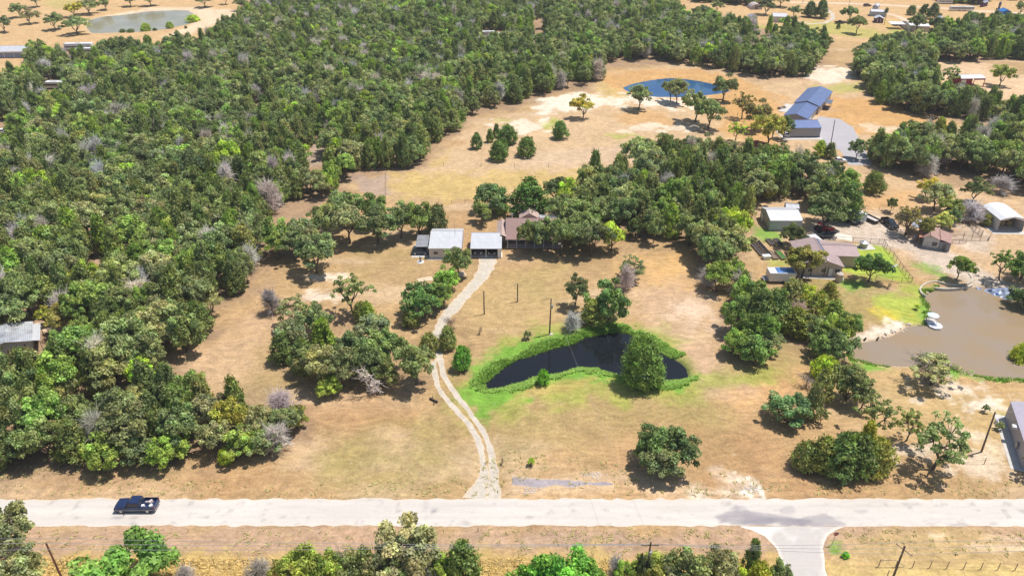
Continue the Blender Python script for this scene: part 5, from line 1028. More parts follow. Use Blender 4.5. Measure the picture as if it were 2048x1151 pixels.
o = empty('swing_seat', (*P(1783, 534), 0), -.3); tag(o, 'white lounge chair lying on the fenced lawn', 'lounger'); MB().box(-1.0, .5, -.35, .35, .28, .36).build('seat', WHITEP, o); MB().slab([(.5,-.35,.36),(1.1,-.35,.8),(1.1,.35,.8),(.5,.35,.36)], .07).build('backrest', WHITEP, o)
for x in (-.9, .4):
    for y in (-.3, .3): MB().box(x-.03, x+.03, y-.03, y+.03, 0, .28).build('leg', WHITEP, o)
# cabin with rusty roof, and the open barn
o, W = frame('cabin', (1846.5, 478), (1903, 487.5), 2.3, 'tin walled cabin with a rusty pink roof and small window by the yard road', 'cabin')
gable(o, W*.62, 7.0, 2.7, .9, 'y', TIN, RUSTROOF, .2, ridge=.35); MB().slab([(W*.60,0,2.95),(W+.2,0,2.3),(W+.2,6.4,2.3),(W*.60,6.4,2.95)], .09).build('side_roof', RUSTROOF, o); MB().box(W*.58, W, .25, 6.2, 0, 2.25).build('side_wall', mat('grey_boards', (.28,.29,.31), .8, var=.15, rib=2), o)
window(o, 2.1, 3.3, .9, 2.0, .2); door(o, 4.5, 5.3, 1.9, .25, DARKW)
MB().slab([(-.9,.6,2.4),(.5,.6,2.8),(.5,6,2.8),(-.9,6,2.4)], .08).build('porch_roof', mat('orange_rust_sheet', (.46,.20,.13), .8, var=.2), o)
for y in (.8, 5.8): MB().box(-.85, -.75, y-.05, y+.05, 0, 2.38).build('porch_post', WOOD, o)
o = empty('water_drum', (*P(1827.5, 481), 0)); tag(o, 'rusty brown upright drum on the left of the tin walled cabin', 'water tank'); MB().cyl(0, 0, 0, 1.5, .48, 14).build('tank', mat('rust_pink', (.34,.26,.25), .7), o); MB().cyl(0, 0, 1.5, 1.7, .5, 14, .2).build('lid', TIN, o)
o, W = frame('open_shed', (1836, 455), (1868, 462), 2.3, 'open tin sheet shelter behind the cabin, streaked white and blue', 'shelter')
MB().slab([(-1.5,0,2.3),(W,0,2.3),(W,4.6,2.7),(-1.5,4.6,2.7)], .08).build('roof', TIN, o)
for x in (-1.4, W-.2):
    for y in (.1, 4.4): MB().box(x, x+.1, y, y+.1, 0, 2.2+.09*y).build('post', WOOD, o)
def FB(*a): return zoomed(1688, 380, 5.23, [a])[0]
o, W = frame('hay_barn', FB(1640, 310), (2053, 440), 3.3, 'white arched metal barn with an open dark end holding round hay', 'barn')
D = depth_from(FB(1640, 310), FB(1470, 185), 3.3)*1.2
sh = MB(); sh.box(0, .08, 0, D, 0, 3.2); sh.box(W-.08, W, 0, D, 0, 3.2); sh.box(.08, W-.08, D-.08, D, 0, 3.3); sh.build('wall', WHITE_WALL, o)
g_ = MB(); g_.prism([(.0, 3.15), (.8, 3.15), (W/2, 3.85), (W-.8, 3.15), (W, 3.15), (W, 3.25), (W*.82, 3.85), (W/2, 4.22), (W*.18, 3.85), (0, 3.25)], 'y', -.05, .05); g_.build('gable_trim', TRIM, o)
r = MB(); q = [(-.15, 3.25), (W*.18, 3.9), (W/2, 4.3), (W*.82, 3.9), (W+.15, 3.25)]; r.prism(q+[(a, b-.06) for a, b in q[::-1]], 'y', -.2, D+.1); r.build('roof', mat('bright_white_metal', (.72,.72,.73), .45, .1, .04, rib=1.1, ribdir=1), o)
MB().box(-1.6, W+.5, -1.6, D, -.05, .05).build('slab', CONC, o)
HAY = mat('old_hay', (.33,.25,.13), .95, var=.3, vscale=4, bump=.8)
for i, (x, y) in enumerate(((1.2, 4), (3.0, 4), (4.8, 4), (1.2, 6), (3.0, 6), (4.8, 6), (2.1, 4.0), (3.9, 4.0))):
    z = .75 if i < 6 else 2.1; c, s_ = math.cos(o.rotation_euler.z), math.sin(o.rotation_euler.z); wx = o.location.x+c*x-s_*y; wy = o.location.y+s_*x+c*y
    h = MB(); h.tube((0, -.7, 0), (0, .7, 0), .75, n=16); hb = h.build('hay_bale', HAY, smooth=False); hb.location = (wx, wy, z+.05); tag(hb, 'round hay bale stacked inside the open white barn', 'hay bale', 'hay bales inside the open white barn')
# buildings on the left and the far ones
def simple(name, FL, FR, z, D, rise, axis, wall, roof, label, cat='house', oh=.2, ridge=.5, extras=None, **k):
    o, W = frame(name, FL, FR, z, label, cat); gable(o, W, D, z, rise, axis, wall, roof, oh, ridge=ridge, **k)
    if extras: extras(o, W)
    return o, W
def bays(o, W):
    for i in range(6):
        x = .6+i*(W-1.2)/6; MB().box(x, x+(W-1.2)/6-.35, .12, .17, .0, 2.3).build('bay_opening', mat('blue_grey_door', (.20,.24,.36), .6), o)  # bays are solid panels in one blue grey colour
simple('long_barn', (-75, 105), (48, 103), 3.0, 12, 1.4, 'x', WHITE_WALL, WHITE_METAL, 'long white roofed shed with a row of blue grey bays at the left edge', 'barn', extras=bays, oh=.15)
def rv(name, px, py, L, Wd, H, rz, m, label, cat='camper'):
    o = empty(name, (*P(px, py), 0), rz); tag(o, label, cat); MB().box(-L/2, L/2, -Wd/2, Wd/2, .5, H).build('body', m, o, bevel=.12); MB().box(-L/2+.3, L/2-.4, -Wd/2-.012, -Wd/2+.05, 1.5, 2.1).build('window_band', GLASS, o); MB().box(-L*.1, L*.1, -.5, .5, H, H+.25).build('roof_unit', WHITEP, o)
    for x in (-L*.1, L*.12):
        for y in (-1, 1): MB().tube((x, y*(Wd/2-.25), .4), (x, y*(Wd/2-.02), .4), .38, n=12).build('wheel', BLACK, o)
rv('camper', 160, 100, 13, 3, 3.3, .06, WHITEP, 'white camper with dark windows at the top of the left wood'); rv('camper', 172, 108, 8, 2.6, 2.9, .05, WHITEP, 'shorter white camper parked in front of the long one'); rv('camper', 112, 177, 12, 3.0, 3.0, 0, WHITEP, 'narrow white trailer roof showing among the trees at upper left')
rv('camper', 98, 200, 6, 2.6, 2.6, .1, STEEL, 'small grey camper below the narrow white trailer'); rv('camper', 975, 74, 8, 2.6, 3, .1, WHITEP, 'left white camper lost in the far middle wood'); rv('camper', 995, 78, 6, 2.6, 3, -.1, WHITEP, 'right white camper lost in the far middle wood'); rv('camper', 1100, 44, 9, 2.4, 2.6, 0, WHITEP, 'white trailer roof beside the far sandy track'); rv('camper', 1168, 73, 4, 2.4, 2.6, 0, WHITEP, 'tiny white trailer in the far wood right of the sandy track')
o, W = frame('tin_house', (-40, 706), (21, 696.5), 2.8, 'house with a broad patched tin roof at the left edge of the wood', 'house'); o.rotation_euler.z = R(28)
gable(o, 9.6, 7.8, 2.9, 1.0, 'y', BLUEWALL2, mat('patched_bright_tin', (.56,.57,.60), .4, .4, .3, .5, rib=1.1, dirt=.12), .5, x0=-1, ridge=.55); MB().slab([(8.2, .4, 2.85), (9.8, .4, 2.4), (9.8, 7.0, 2.4), (8.2, 7.0, 2.85)], .08).build('porch_roof', WHITE_METAL, o)
window(o, 6.0, 7.0, 1, 1.9, .5); window(o, 4.0, 4.8, 1, 1.9, .5)
for y in (.6, 6.8): MB().box(9.6, 9.7, y, y+.1, 0, 2.4).build('post', WOOD, o)
o, W = frame('grey_metal_building', (2034, 812), (2125, 812), 3.6, 'grey metal building with a lilac roof cut by the right edge', 'building'); ang = math.radians(-9)
a = P(2021, 802, 3.4); b = P(2056, 905, 3.4)
o.location = (b[0], b[1], 0); o.rotation_euler.z = math.atan2(a[1]-b[1], a[0]-b[0])-math.pi/2; D = math.hypot(a[0]-b[0], a[1]-b[1])
gable(o, 11, D, 3.4, 1.3, 'y', mat('lilac_grey_wall', (.36,.35,.40), .5, .1, .05, rib=1.6, ribdir=1), mat('lilac_metal_roof', (.40,.37,.43), .5, .2, .06, rib=1.1, ribdir=1), .06)
MB().box(-.7, .05, D*.5, D*.56, 2.6, 3.0).build('wall_lamp', WHITEP, o); MB().box(-.3, .05, D*.28, D*.34, 1.0, 1.9).build('meter_box', STEEL, o); MB().box(-1.5, 11, -.5, D+.3, -.05, .05).build('slab', CONC, o)
# north-east houses
def posts_open(o, W):
    for x in (.3, W*.33, W*.66, W-.3): MB().box(x-.08, x+.08, .15, .3, 0, 3.5).build('post', REDBARN, o)
o, W = frame('red_barn', (1923, 157.5), (1972.5, 156.5), 3.4, 'red sided barn with a white metal roof and an open right bay', 'barn')
gable(o, W, 6.5, 3.4, .8, 'x', REDBARN, WHITE_METAL, .1, walls=False); MB().box(.3, W*.55, 1.2, 6.2, 0, 3.3).build('wall', REDBARN, o); MB().box(.8, W*.3, 1.15, 1.2, 0, 2.6).build('door', TRIM, o); MB().box(W*.55, W-.2, .15, .3, 2.7, 3.3).build('fascia', REDBARN, o)
for x in (.2, W*.55, W-.2): MB().box(x-.1, x+.1, .1, .3, 0, 3.3).build('post', REDBARN, o)
simple('far_garage', (1546, 33), (1576, 34), 3.2, 9, 1.1, 'x', WHITE_WALL, WHITE_METAL, 'white metal garage in the far yard at top right', 'garage')
simple('far_shed', (1499, 34), (1516, 34), 2.4, 5, 1.0, 'y', WHITE_WALL, TIN, 'small white shed left of the far garage', 'shed')
o = empty('silo_tent', (*P(1509, 17), 0)); tag(o, 'pale round topped shed behind the far garage', 'shed'); q = MB(); q.prism([(3.6*math.cos(t*math.pi/10), 3.6*math.sin(t*math.pi/10)*.9) for t in range(11)], 'y', -4, 4); q.build('shell', mat('faded_canvas', (.45,.38,.36), .8), o); MB().box(-1, 1, -4.05, -4, 0, 2.2).build('door', DARKW, o)
simple('far_house', (1742, 23), (1774, 24.5), 2.7, 6, .8, 'x', BLUEWALL2, WHITE_METAL, 'white roofed house by the far road left of the long white roof')
simple('far_house', (1745, 12), (1756, 13), 2.6, 8, .8, 'y', BLUEWALL2, WHITE_METAL, 'narrow rear part of the far white roofed house by the road')
o, W = frame('maroon_shed', (1750, 37), (1768, 38), 2.4, 'maroon garden shed with a rounded white roof by the far pole', 'shed'); gable(o, W, 6, 2.4, 1.1, 'y', PURPLE, WHITE_METAL, .1); MB().box(W*.3, W*.36, .05, .1, 0, 2.3).build('door_trim', TRIM, o); MB().box(W*.64, W*.70, .05, .1, 0, 2.3).build('door_trim', TRIM, o)
simple('white_roof_house', (1821, 52), (1862, 53), 2.9, 14, 1.2, 'x', WHITE_WALL, mat('bright_white_metal', (.72,.72,.73)), 'house with a long bright white roof among the far trees')
o, W = frame('far_carport', (1783, 48.5), (1812, 49), 2.7, 'white carport sheltering dark vehicles beside the long white roof', 'carport'); MB().slab([(0,0,2.7),(W,0,2.7),(W,6,3.0),(0,6,3.0)], .12).build('roof', WHITEP, o)
for x in (.1, W/2, W-.2): MB().box(x, x+.12, .1, .2, 0, 2.6).build('post', TRIM, o)
simple('far_shed', (1866, 37), (1880, 39), 2.8, 5, 1.4, 'y', WHITE_WALL, TIN, 'rounded white shed right of the long white roof', 'shed')
simple('blue_shed', (2005, 24), (2024, 24.5), 3.2, 7, 1.3, 'y', BLUE_WALL, BLUE_WALL, 'bright blue shed near the far top right corner', 'shed')
simple('dark_shed', (1961, 5), (1968, 6), 2.6, 6, 1.0, 'y', PURPLE, TIN, 'maroon shed by the far road at the top edge', 'shed'); simple('dark_shed', (1997, 9), (2003, 9.5), 2.8, 5, 1.4, 'y', SLATE, SLATE, 'black gabled shed at the far top right', 'shed')
rv('camper', 1888, 8, 9, 2.6, 3, 0, WHITEP, 'white camper on the far road at the top edge'); rv('camper', 1922, 22, 14, 2.4, 2.6, -.05, WHITEP, 'low white trailer row beside the far road')

# ---------------------------------------------------------------- gazebo dock, tarp, stone wall
cx, cy = P(1868, 651, WZ); o = empty('floating_dock', (cx, cy, WZ)); o.scale = (.82, .82, .9); tag(o, 'white octagonal floating dock with a canopy at the left shore of the brown pond', 'dock')
def octa(r, cx=0, cy=0, n=8, ph=.39): return [(cx+r*math.cos(2*math.pi*i/n+ph), cy+r*math.sin(2*math.pi*i/n+ph)) for i in range(n)]
MB().prism(octa(1.75, 0, -.4), 'z', .05, .42).build('deck', WHITEP, o); MB().prism(octa(1.5, -.1, 1.6), 'z', .05, .40).build('deck', mat('pale_boards', (.5,.45,.43), .7), o)
c = MB(); pt = octa(1.45, -.25, 1.2); c.add([(x, y, 2.2) for x, y in pt]+[(-.25, 1.2, 2.5)]+[(x, y, 2.1) for x, y in pt], [(i, (i+1) % 8, 8) for i in range(8)]+[(i+9, (i+1) % 8+9, (i+1) % 8, i) for i in range(8)]); c.build('canopy', mat('blue_white_canvas', (.55,.60,.72), .5), o)
for x, y in pt[::2]: MB().box(x*.93-.04, x*.93+.04, y*.96-.04, y*.96+.04, .4, 2.1).build('post', TRIM, o)
MB().box(-1.1, .3, -.9, .1, .42, .5).build('mat', mat('blue_grey_mat', (.16,.19,.28), .9), o)
tv = MB(); n = 9; gx = [(P(1962, 583)[0]+i*.62) for i in range(n)]
A = PP([(1958,580),(1992,572),(2020,590),(2022,608),(1990,606)]); cen = A.mean(0)
bm = bmesh.new(); rngt = random.Random(4); grid = {}
for i in range(14):
    for j in range(9):
        u = i/13; v = j/8; x = P(1962, 580)[0]+u*7.4; y = P(1962, 590)[1]+v*4.2-u*1.8; grid[i, j] = bm.verts.new((x, y, gz1(x, y)+.25+.55*math.sin(u*3.1)*math.sin(v*3.1)+rngt.uniform(-.12, .16)))
for i in range(13):
    for j in range(8): bm.faces.new((grid[i, j], grid[i+1, j], grid[i+1, j+1], grid[i, j+1]))
me = bpy.data.meshes.new('tarp'); bm.to_mesh(me); bm.free(); me.materials.append(mat('crumpled_blue_grey_tarp', (.20,.24,.34), .4, 0, .5, 1.2)); o = link(bpy.data.objects.new('tarp', me)); sdm = o.modifiers.new('thick', 'SOLIDIFY'); sdm.thickness = .03; tag(o, 'crumpled grey tarp under the trees at the top right of the brown pond', 'tarp')
bm = bmesh.new(); grid = {}
for i in range(10):
    for j in range(6):
        u = i/9; v = j/5; x = P(1992, 590, WZ)[0]+u*4.2; y = P(1992, 590, WZ)[1]+v*2.2-u*1.6; grid[i, j] = bm.verts.new((x, y, WZ+.15+rngt.uniform(0, .35)))
for i in range(9):
    for j in range(5): bm.faces.new((grid[i, j], grid[i+1, j], grid[i+1, j+1], grid[i, j+1]))
me = bpy.data.meshes.new('tarp'); bm.to_mesh(me); bm.free(); me.materials.append(mat('bright_blue_tarp', (.06,.20,.62), .35, 0, .3, 1.5)); o = link(bpy.data.objects.new('tarp', me)); sdm = o.modifiers.new('thick', 'SOLIDIFY'); sdm.thickness = .03; tag(o, 'bright blue tarp hanging over the edge of the brown pond', 'tarp')
def wall_path(name, pts, hgt, wid, m, label, cat):
    w = PP(pts); o = MB()
    for (ax, ay), (bx, by) in zip(w[:-1], w[1:]):
        d = Vector((bx-ax, by-ay, 0)); L = d.length; d.normalize(); nrm = Vector((-d.y, d.x, 0))*wid/2; a = Vector((ax, ay, 0))-d*.02; b = Vector((bx, by, 0))+d*.02
        o.add([a-nrm-Vector((0,0,.7)), b-nrm-Vector((0,0,.7)), b+nrm-Vector((0,0,.7)), a+nrm-Vector((0,0,.7)), a-nrm+Vector((0,0,hgt)), b-nrm+Vector((0,0,hgt)), b+nrm+Vector((0,0,hgt)), a+nrm+Vector((0,0,hgt))], [(0,3,2,1),(4,5,6,7),(0,1,5,4),(1,2,6,5),(2,3,7,6),(3,0,4,7)])
    ob = o.build(name, m); tag(ob, label, cat); return ob
wall_path('stone_wall', zoomed(1800, 540, 8.222, [(420,420),(380,400),(345,370),(325,320),(360,260),(440,210),(520,190),(620,190),(760,225),(900,245),(1000,240),(1100,225),(1170,190),(1190,140),(1160,90),(1130,50)]), .18, .32, mat('pale_stone', (.50,.45,.37), .9, var=.2, vscale=3, bump=.7), 'low pale curved stone wall round the tree at the top of the brown pond', 'wall')
wall_path('stone_wall', zoomed(1800, 540, 8.222, [(580,285),(700,300),(850,300),(980,290),(1100,275),(1180,240)]), .05, .4, mat('pale_stone', (.6,.56,.48)), 'pale stone edging along the water at the top of the brown pond', 'wall')
rs = random.Random(9)
for i in range(26):
    px = 1722+rs.uniform(0, 100); py = 695-(px-1722)*.50+rs.uniform(-5, 6); x, y = P(px, py); r = rs.uniform(.18, .42); bm = bmesh.new(); bmesh.ops.create_icosphere(bm, subdivisions=2, radius=r)
    for v in bm.verts: v.co *= rs.uniform(.78, 1.15); v.co.z *= .6
    me = bpy.data.meshes.new('boulder'); bm.to_mesh(me); bm.free(); me.materials.append(mat('bleached_rock', (.50,.42,.36), .9, var=.2)); o = link(bpy.data.objects.new('boulder', me)); o.location = (x, y, gz1(x, y)+r*.15); tag(o, 'pale boulder in the row along the sandy beach of the brown pond', 'boulder', 'boulders along the sandy beach of the brown pond')
for px, py, lb in ((1728, 682, 'left dark stump standing in the shallows of the brown pond'), (1753, 681, 'right dark stump standing in the shallows of the brown pond')):
    x, y = P(px, py, WZ); m_ = MB(); segs = crooked((0, 0, -.8), (.25, .1, .8), .22, .12, np.random.default_rng(int(px)), 3, .06)
    for a, b, r0, r1 in segs: m_.tube(a, b, r0, r1, 8)
    m_.tube((.1, 0, .2), (.55, .2, .7), .08, .04); o = m_.build('tree_stump', mat('wet_black_wood', (.05,.035,.03), .7)); o.location = (x, y, WZ); tag(o, lb, 'stump')
for px, py, nn, r0, lb in ((1503, 978, 16, .5, 'heap of pale rubble on the sandy verge'), (1187, 951, 14, .5, 'pale gravel heap above the grey gravel strip'), (1055, 981, 14, .45, 'pale gravel heap below the grey gravel strip')):
    m_ = bmesh.new()
    for k in range(nn*4):
        r = rs.uniform(.06, .19); mt = Matrix.Translation((rs.gauss(0, .9), rs.gauss(0, .45), r*.1)) @ Matrix.Diagonal((1, rs.uniform(.6, 1), .6, 1)); bmesh.ops.create_icosphere(m_, subdivisions=1, radius=r, matrix=mt)
    me = bpy.data.meshes.new('rubble_heap'); m_.to_mesh(me); m_.free(); me.materials.append(mat('white_rubble', (.50,.45,.40), .95, var=.2)); o = link(bpy.data.objects.new('rubble_heap', me)); o.location = (*P(px, py), 0); tag(o, lb, 'rubble', kind='stuff')
o = MB(); o.tube((-.5, 0, .15), (.5, .1, .18), .14, .11, 8).tube((.1, 0, .1), (.5, -.5, .12), .07, .04).tube((-.2, 0, .1), (-.5, .5, .3), .06, .03); o = o.build('log', mat('wet_black_wood', (.05,.035,.03))); o.location = (*P(867, 802), 0); o.rotation_euler.z = -.7; o.scale = (1.8, 1.5, 1.5); tag(o, 'short dark log lying left of the driveway tracks', 'log')

# ---------------------------------------------------------------- vehicles
def paint(name, col, rough=.25): return mat(name, col, rough, .3, .04, spec=.6)
RIM = mat('alloy_rim', (.45,.45,.47), .3, .8); LAMPR = mat('red_lens', (.35,.01,.01), .2); LAMPW = mat('clear_lens', (.7,.7,.68), .1)
def hexa(b, lo, hi):
    """frustum between two rectangles (x0,x1,y0,y1,z)"""
    (a0, a1, a2, a3, az), (c0, c1, c2, c3, cz) = lo, hi
    return b.add([(a0,a2,az),(a1,a2,az),(a1,a3,az),(a0,a3,az),(c0,c2,cz),(c1,c2,cz),(c1,c3,cz),(c0,c3,cz)], [(0,3,2,1),(4,5,6,7),(0,1,5,4),(1,2,6,5),(2,3,7,6),(3,0,4,7)])
def wheels(o, xs, w, r=.39):
    for x in xs:
        for s in (-1, 1):
            t = MB(); t.tube((x, s*(w-.26), r), (x, s*(w+.01), r), r, n=20); wh = t.build('wheel', BLACK, o); MB().tube((x, s*(w+.01), r), (x, s*(w+.035), r), r*.6, n=14).build('rim', RIM, wh)
def car(x, y, rz, body, label, kind='suv', L=4.8, W=1.9, name='parked_car', cat='car', group=None, cargo=None, z=0.):
    """local +x is the front"""
    o = empty(name, (x, y, z), rz); tag(o, label, cat, group); h = W/2; l = L/2
    b = MB()
    if kind == 'pickup':
        b.prism([(-l+2.05, .42), (l-.12, .42), (l, .62), (l-.03, 1.0), (l-.25, 1.12), (l-1.55, 1.22), (-l+2.05, 1.25)], 'y', -h, h); b.box(-l+.02, -l+2.05, -h+.06, h-.06, .45, .72); bo = b.build('body', body, o, bevel=.05)
        q = MB(); q.box(-l+.02, -l+2.05, -h, -h+.09, .5, 1.27); q.box(-l+.02, -l+2.05, h-.09, h, .5, 1.27); q.box(-l, -l+.08, -h+.09, h-.09, .62, 1.25); q.box(-l+.08, -l+2.05, -h+.09, h-.09, .70, .76); q.build('cargo_bed', body, o)
        lo = (-l+2.07, l-1.6, -h+.05, h-.05, 1.2); hi = (-l+2.25, l-2.35, -h+.2, h-.2, 1.86)
    else:
        b.prism([(-l, .45), (l-.1, .42), (l, .6), (l-.03, .88), (l-.2, .98), (l-1.25, 1.06), (-l+.05, 1.08)], 'y', -h, h); bo = b.build('body', body, o, bevel=.06)
        lo = (-l+.08, l-1.3, -h+.05, h-.05, 1.04); hi = (-l+.45, l-2.05, -h+.2, h-.2, 1.66)
    c = MB(); hexa(c, lo, hi); c.build('cab', body, o, bevel=.05)
    def on(face, u0, u1, v0, v1, nm):
        A, B = lo, hi; pt = {'left': ((A[0],A[2],A[4]),(A[1],A[2],A[4]),(B[1],B[2],B[4]),(B[0],B[2],B[4])), 'right': ((A[0],A[3],A[4]),(A[1],A[3],A[4]),(B[1],B[3],B[4]),(B[0],B[3],B[4])), 'front': ((A[1],A[2],A[4]),(A[1],A[3],A[4]),(B[1],B[3],B[4]),(B[1],B[2],B[4])), 'rear': ((A[0],A[2],A[4]),(A[0],A[3],A[4]),(B[0],B[3],B[4]),(B[0],B[2],B[4]))}[face]
        p = [Vector(a) for a in pt]; cen = Vector((sum(a[0] for a in pt)/4, 0, 1.4)); nr = (p[1]-p[0]).cross(p[3]-p[0]).normalized()
        if nr.dot((p[0]+p[2])/2-cen) < 0: nr = -nr
        f = lambda u, v: (p[0]*(1-u)+p[1]*u)*(1-v)+(p[3]*(1-u)+p[2]*u)*v
        q = [f(u0, v0), f(u1, v0), f(u1, v1), f(u0, v1)]; m = MB(); m.add([a+nr*.015 for a in q]+[a-nr*.03 for a in q], [(0,1,2,3),(7,6,5,4),(0,4,5,1),(1,5,6,2),(2,6,7,3),(3,7,4,0)]); m.build(nm, GLASS, o)
    on('front', .06, .94, .12, .92, 'windscreen'); on('rear', .08, .92, .2, .88, 'rear_window')
    for f in ('left', 'right'): on(f, .08, .47, .15, .86, 'side_window'); on(f, .52, .93, .15, .86, 'side_window')
    wheels(o, (-l+1.1 if kind == 'pickup' else -l+.85, l-.98), h-.02)
    MB().box(l-.04, l+.08, -h+.05, h-.05, .42, .6).build('bumper', RIM, o); MB().box(-l-.08, -l+.03, -h+.05, h-.05, .45, .6).build('bumper', RIM, o)
    MB().box(l-.03, l+.015, -h+.5, h-.5, .66, .95).build('grille', BLACK, o)
    for s in (-1, 1):
        MB().box(l-.1, l+.02, s*(h-.25)-.17, s*(h-.25)+.17, .76, .94).build('headlight', LAMPW, o); MB().box(-l-.02, -l+.05, s*(h-.1)-.08, s*(h-.1)+.08, .8, 1.15).build('tail_light', LAMPR, o); MB().box(lo[1]-.35, lo[1]-.2, s*(h+.09)-.09, s*(h+.09)+.09, 1.12, 1.3).build('mirror', BLACK, o)
    if cargo: cargo(o, l, h)
    return o
def load(o, l, h):
    pass
tx, ty = P(276, 1016)
tr = car(tx, ty, math.pi+.006, paint('midnight_blue_paint', (.022,.04,.11)), 'dark blue crew cab pickup driving on the road with a loaded bed', 'pickup', 5.95, 2.0, 'pickup_truck', 'pickup', z=.024)
MB().box(-2.9, 2.9, -1.015, -.998, .60, .66).build('trim_strip', RIM, tr); MB().box(-2.9, 2.9, .998, 1.015, .60, .66).build('trim_strip', RIM, tr)
ca, sa = math.cos(math.pi), math.sin(math.pi)
for dx, dy, sx_, sy_, sz_, m, lb in ((-1.25, .55, .5, .5, .55, WHITEP, 'white cooler behind the cab in the bed of the blue pickup'), (-2.0, -.35, .7, .45, .5, mat('pinkish_cloth', (.55,.45,.45), .9), 'pale pink bundle in the middle of the bed of the blue pickup'), (-2.35, .45, .6, .5, .45, WHITEP, 'white sack at the tailgate of the blue pickup'), (-1.45, -.35, .4, .6, .35, mat('grey_cloth', (.35,.32,.34), .9), 'grey bag beside the cooler in the bed of the blue pickup')):
    wx = tx+math.cos(math.pi)*dx; wy = ty+math.cos(math.pi)*dy; b = MB(); hexa(b, (-sx_/2, sx_/2, -sy_/2, sy_/2, 0), (-sx_/2*.85, sx_/2*.85, -sy_/2*.85, sy_/2*.85, sz_)); q = b.build({'white c': 'cooler', 'pale pi': 'bundle', 'white s': 'sack', 'grey ba': 'bag'}[lb[:7]], m, bevel=.05); q.location = (wx, wy, .785); q.rotation_euler.z = dx; tag(q, lb, {'white c': 'cooler', 'pale pi': 'bundle', 'white s': 'sack', 'grey ba': 'bag'}[lb[:7]])
car(*P(1778, 451), R(-84), paint('black_paint', (.015,.015,.018)), 'black pickup parked nose out in the dry grass of the homestead', 'pickup', 5.6, 2.0, 'pickup_truck', 'pickup')
car(*P(1585, 43.5), 0.05, paint('charcoal_paint', (.02,.02,.03)), 'dark car beside the white metal garage in the far yard', 'suv'); car(*P(1734, 13), .2, paint('maroon_paint', (.08,.02,.03)), 'dark car left of the far house by the road', 'suv')
car(*P(1679, 47.5), .1, paint('black_paint', (.015,.015,.018)), 'dark vehicle with a trailer in the far field by the oak', 'pickup', 5.4, 1.9, 'pickup_truck', 'pickup')
for px, lb in ((1790, 'left dark vehicle under the far white carport'), (1800, 'middle dark vehicle under the far white carport'), (1809, 'right dark vehicle under the far white carport')): car(*P(px, 51), R(-90), paint('navy_paint', (.02,.03,.08)), lb, 'suv', 4.6)
car(*P(842, 507), .0, paint('slate_blue_paint', (.06,.10,.15)), 'slate blue car parked in the shade of the lean-to', 'suv', 4.4, 1.7); car(*P(957, 503), R(-90), paint('silver_paint', (.25,.25,.27)), 'left silver car in the shade of the white carport', 'suv', 4.7); car(*P(984, 503), R(-90), paint('charcoal_paint', (.02,.02,.03)), 'right dark car in the shade of the white carport', 'suv', 4.7)
car(*P(6, 268), .3, WHITEP, 'white vehicle half hidden by trees at the left edge', 'pickup', 5.4, 2, 'pickup_truck', 'pickup'); car(*P(1680, 325), .1, WHITEP, 'small white car alone on the sand below the yard pole', 'suv', 3.6, 1.7)
car(*P(1515, 291), .35, REDP, 'red car in the oak shade left of the blue roofed garage', 'suv', 4.6); car(*P(1574, 272), 1.2, WHITEP, 'white car partly behind the blue roofed garage at its left', 'suv', 4.4)
# trailers and machines in the yard
def flat_trailer(px, py, rz, L, Wd, deck, label, side=.35):
    o = empty('flatbed_trailer', (*P(px, py), 0), rz); tag(o, label, 'trailer', 'trailers parked in the homestead yard'); MB().box(-L/2, L/2, -Wd/2, Wd/2, .55, .68).build('deck', deck, o); f = MB()
    for a in ((-L/2, L/2, -Wd/2-.07, -Wd/2), (-L/2, L/2, Wd/2, Wd/2+.07), (-L/2-.07, -L/2, -Wd/2-.07, Wd/2+.07), (L/2, L/2+.07, -Wd/2-.07, Wd/2+.07)): f.box(*a, .5, .68+side)
    f.build('side_rail', BLACK, o); MB().tube((L/2, -.6, .55), (L/2+1.3, 0, .5), .05).tube((L/2, .6, .55), (L/2+1.3, 0, .5), .05).build('tongue', BLACK, o)
    for x in (-.5, .4):
        for s in (-1, 1): MB().tube((x, s*(Wd/2+.1), .36), (x, s*(Wd/2+.32), .36), .36, n=14).build('wheel', BLACK, o)
    return o
flat_trailer(1738, 440, R(-64), 5.4, 2.1, mat('pale_boards', (.5,.45,.43)), 'black railed flatbed trailer with a pale deck, right of the white box trailer')
flat_trailer(1699, 443, R(-66), 5.0, 2.0, mat('grey_boards2', (.40,.38,.38), .8), 'grey decked flatbed trailer left of the white box trailer', .15)
o = empty('box_trailer', (*P(1713, 441), 0), R(-72)); tag(o, 'tall white enclosed box trailer between the two flatbeds', 'trailer', 'trailers parked in the homestead yard'); MB().box(-2.2, 2.2, -1.05, 1.05, .5, 2.7).build('body', mat('pale_blue_white_paint', (.55,.60,.63), .4), o, bevel=.05); MB().box(-2.1, 2.1, -.95, .95, 2.705, 2.74).build('roof_panel', WHITEP, o); MB().tube((2.2,0,.55),(3.2,0,.5),.06).build('hitch', STEEL, o)
for x in (-.5, .4):
    for s in (-1, 1): MB().tube((x, s*.8, .36), (x, s*1.08, .36), .36, n=14).build('wheel', BLACK, o)
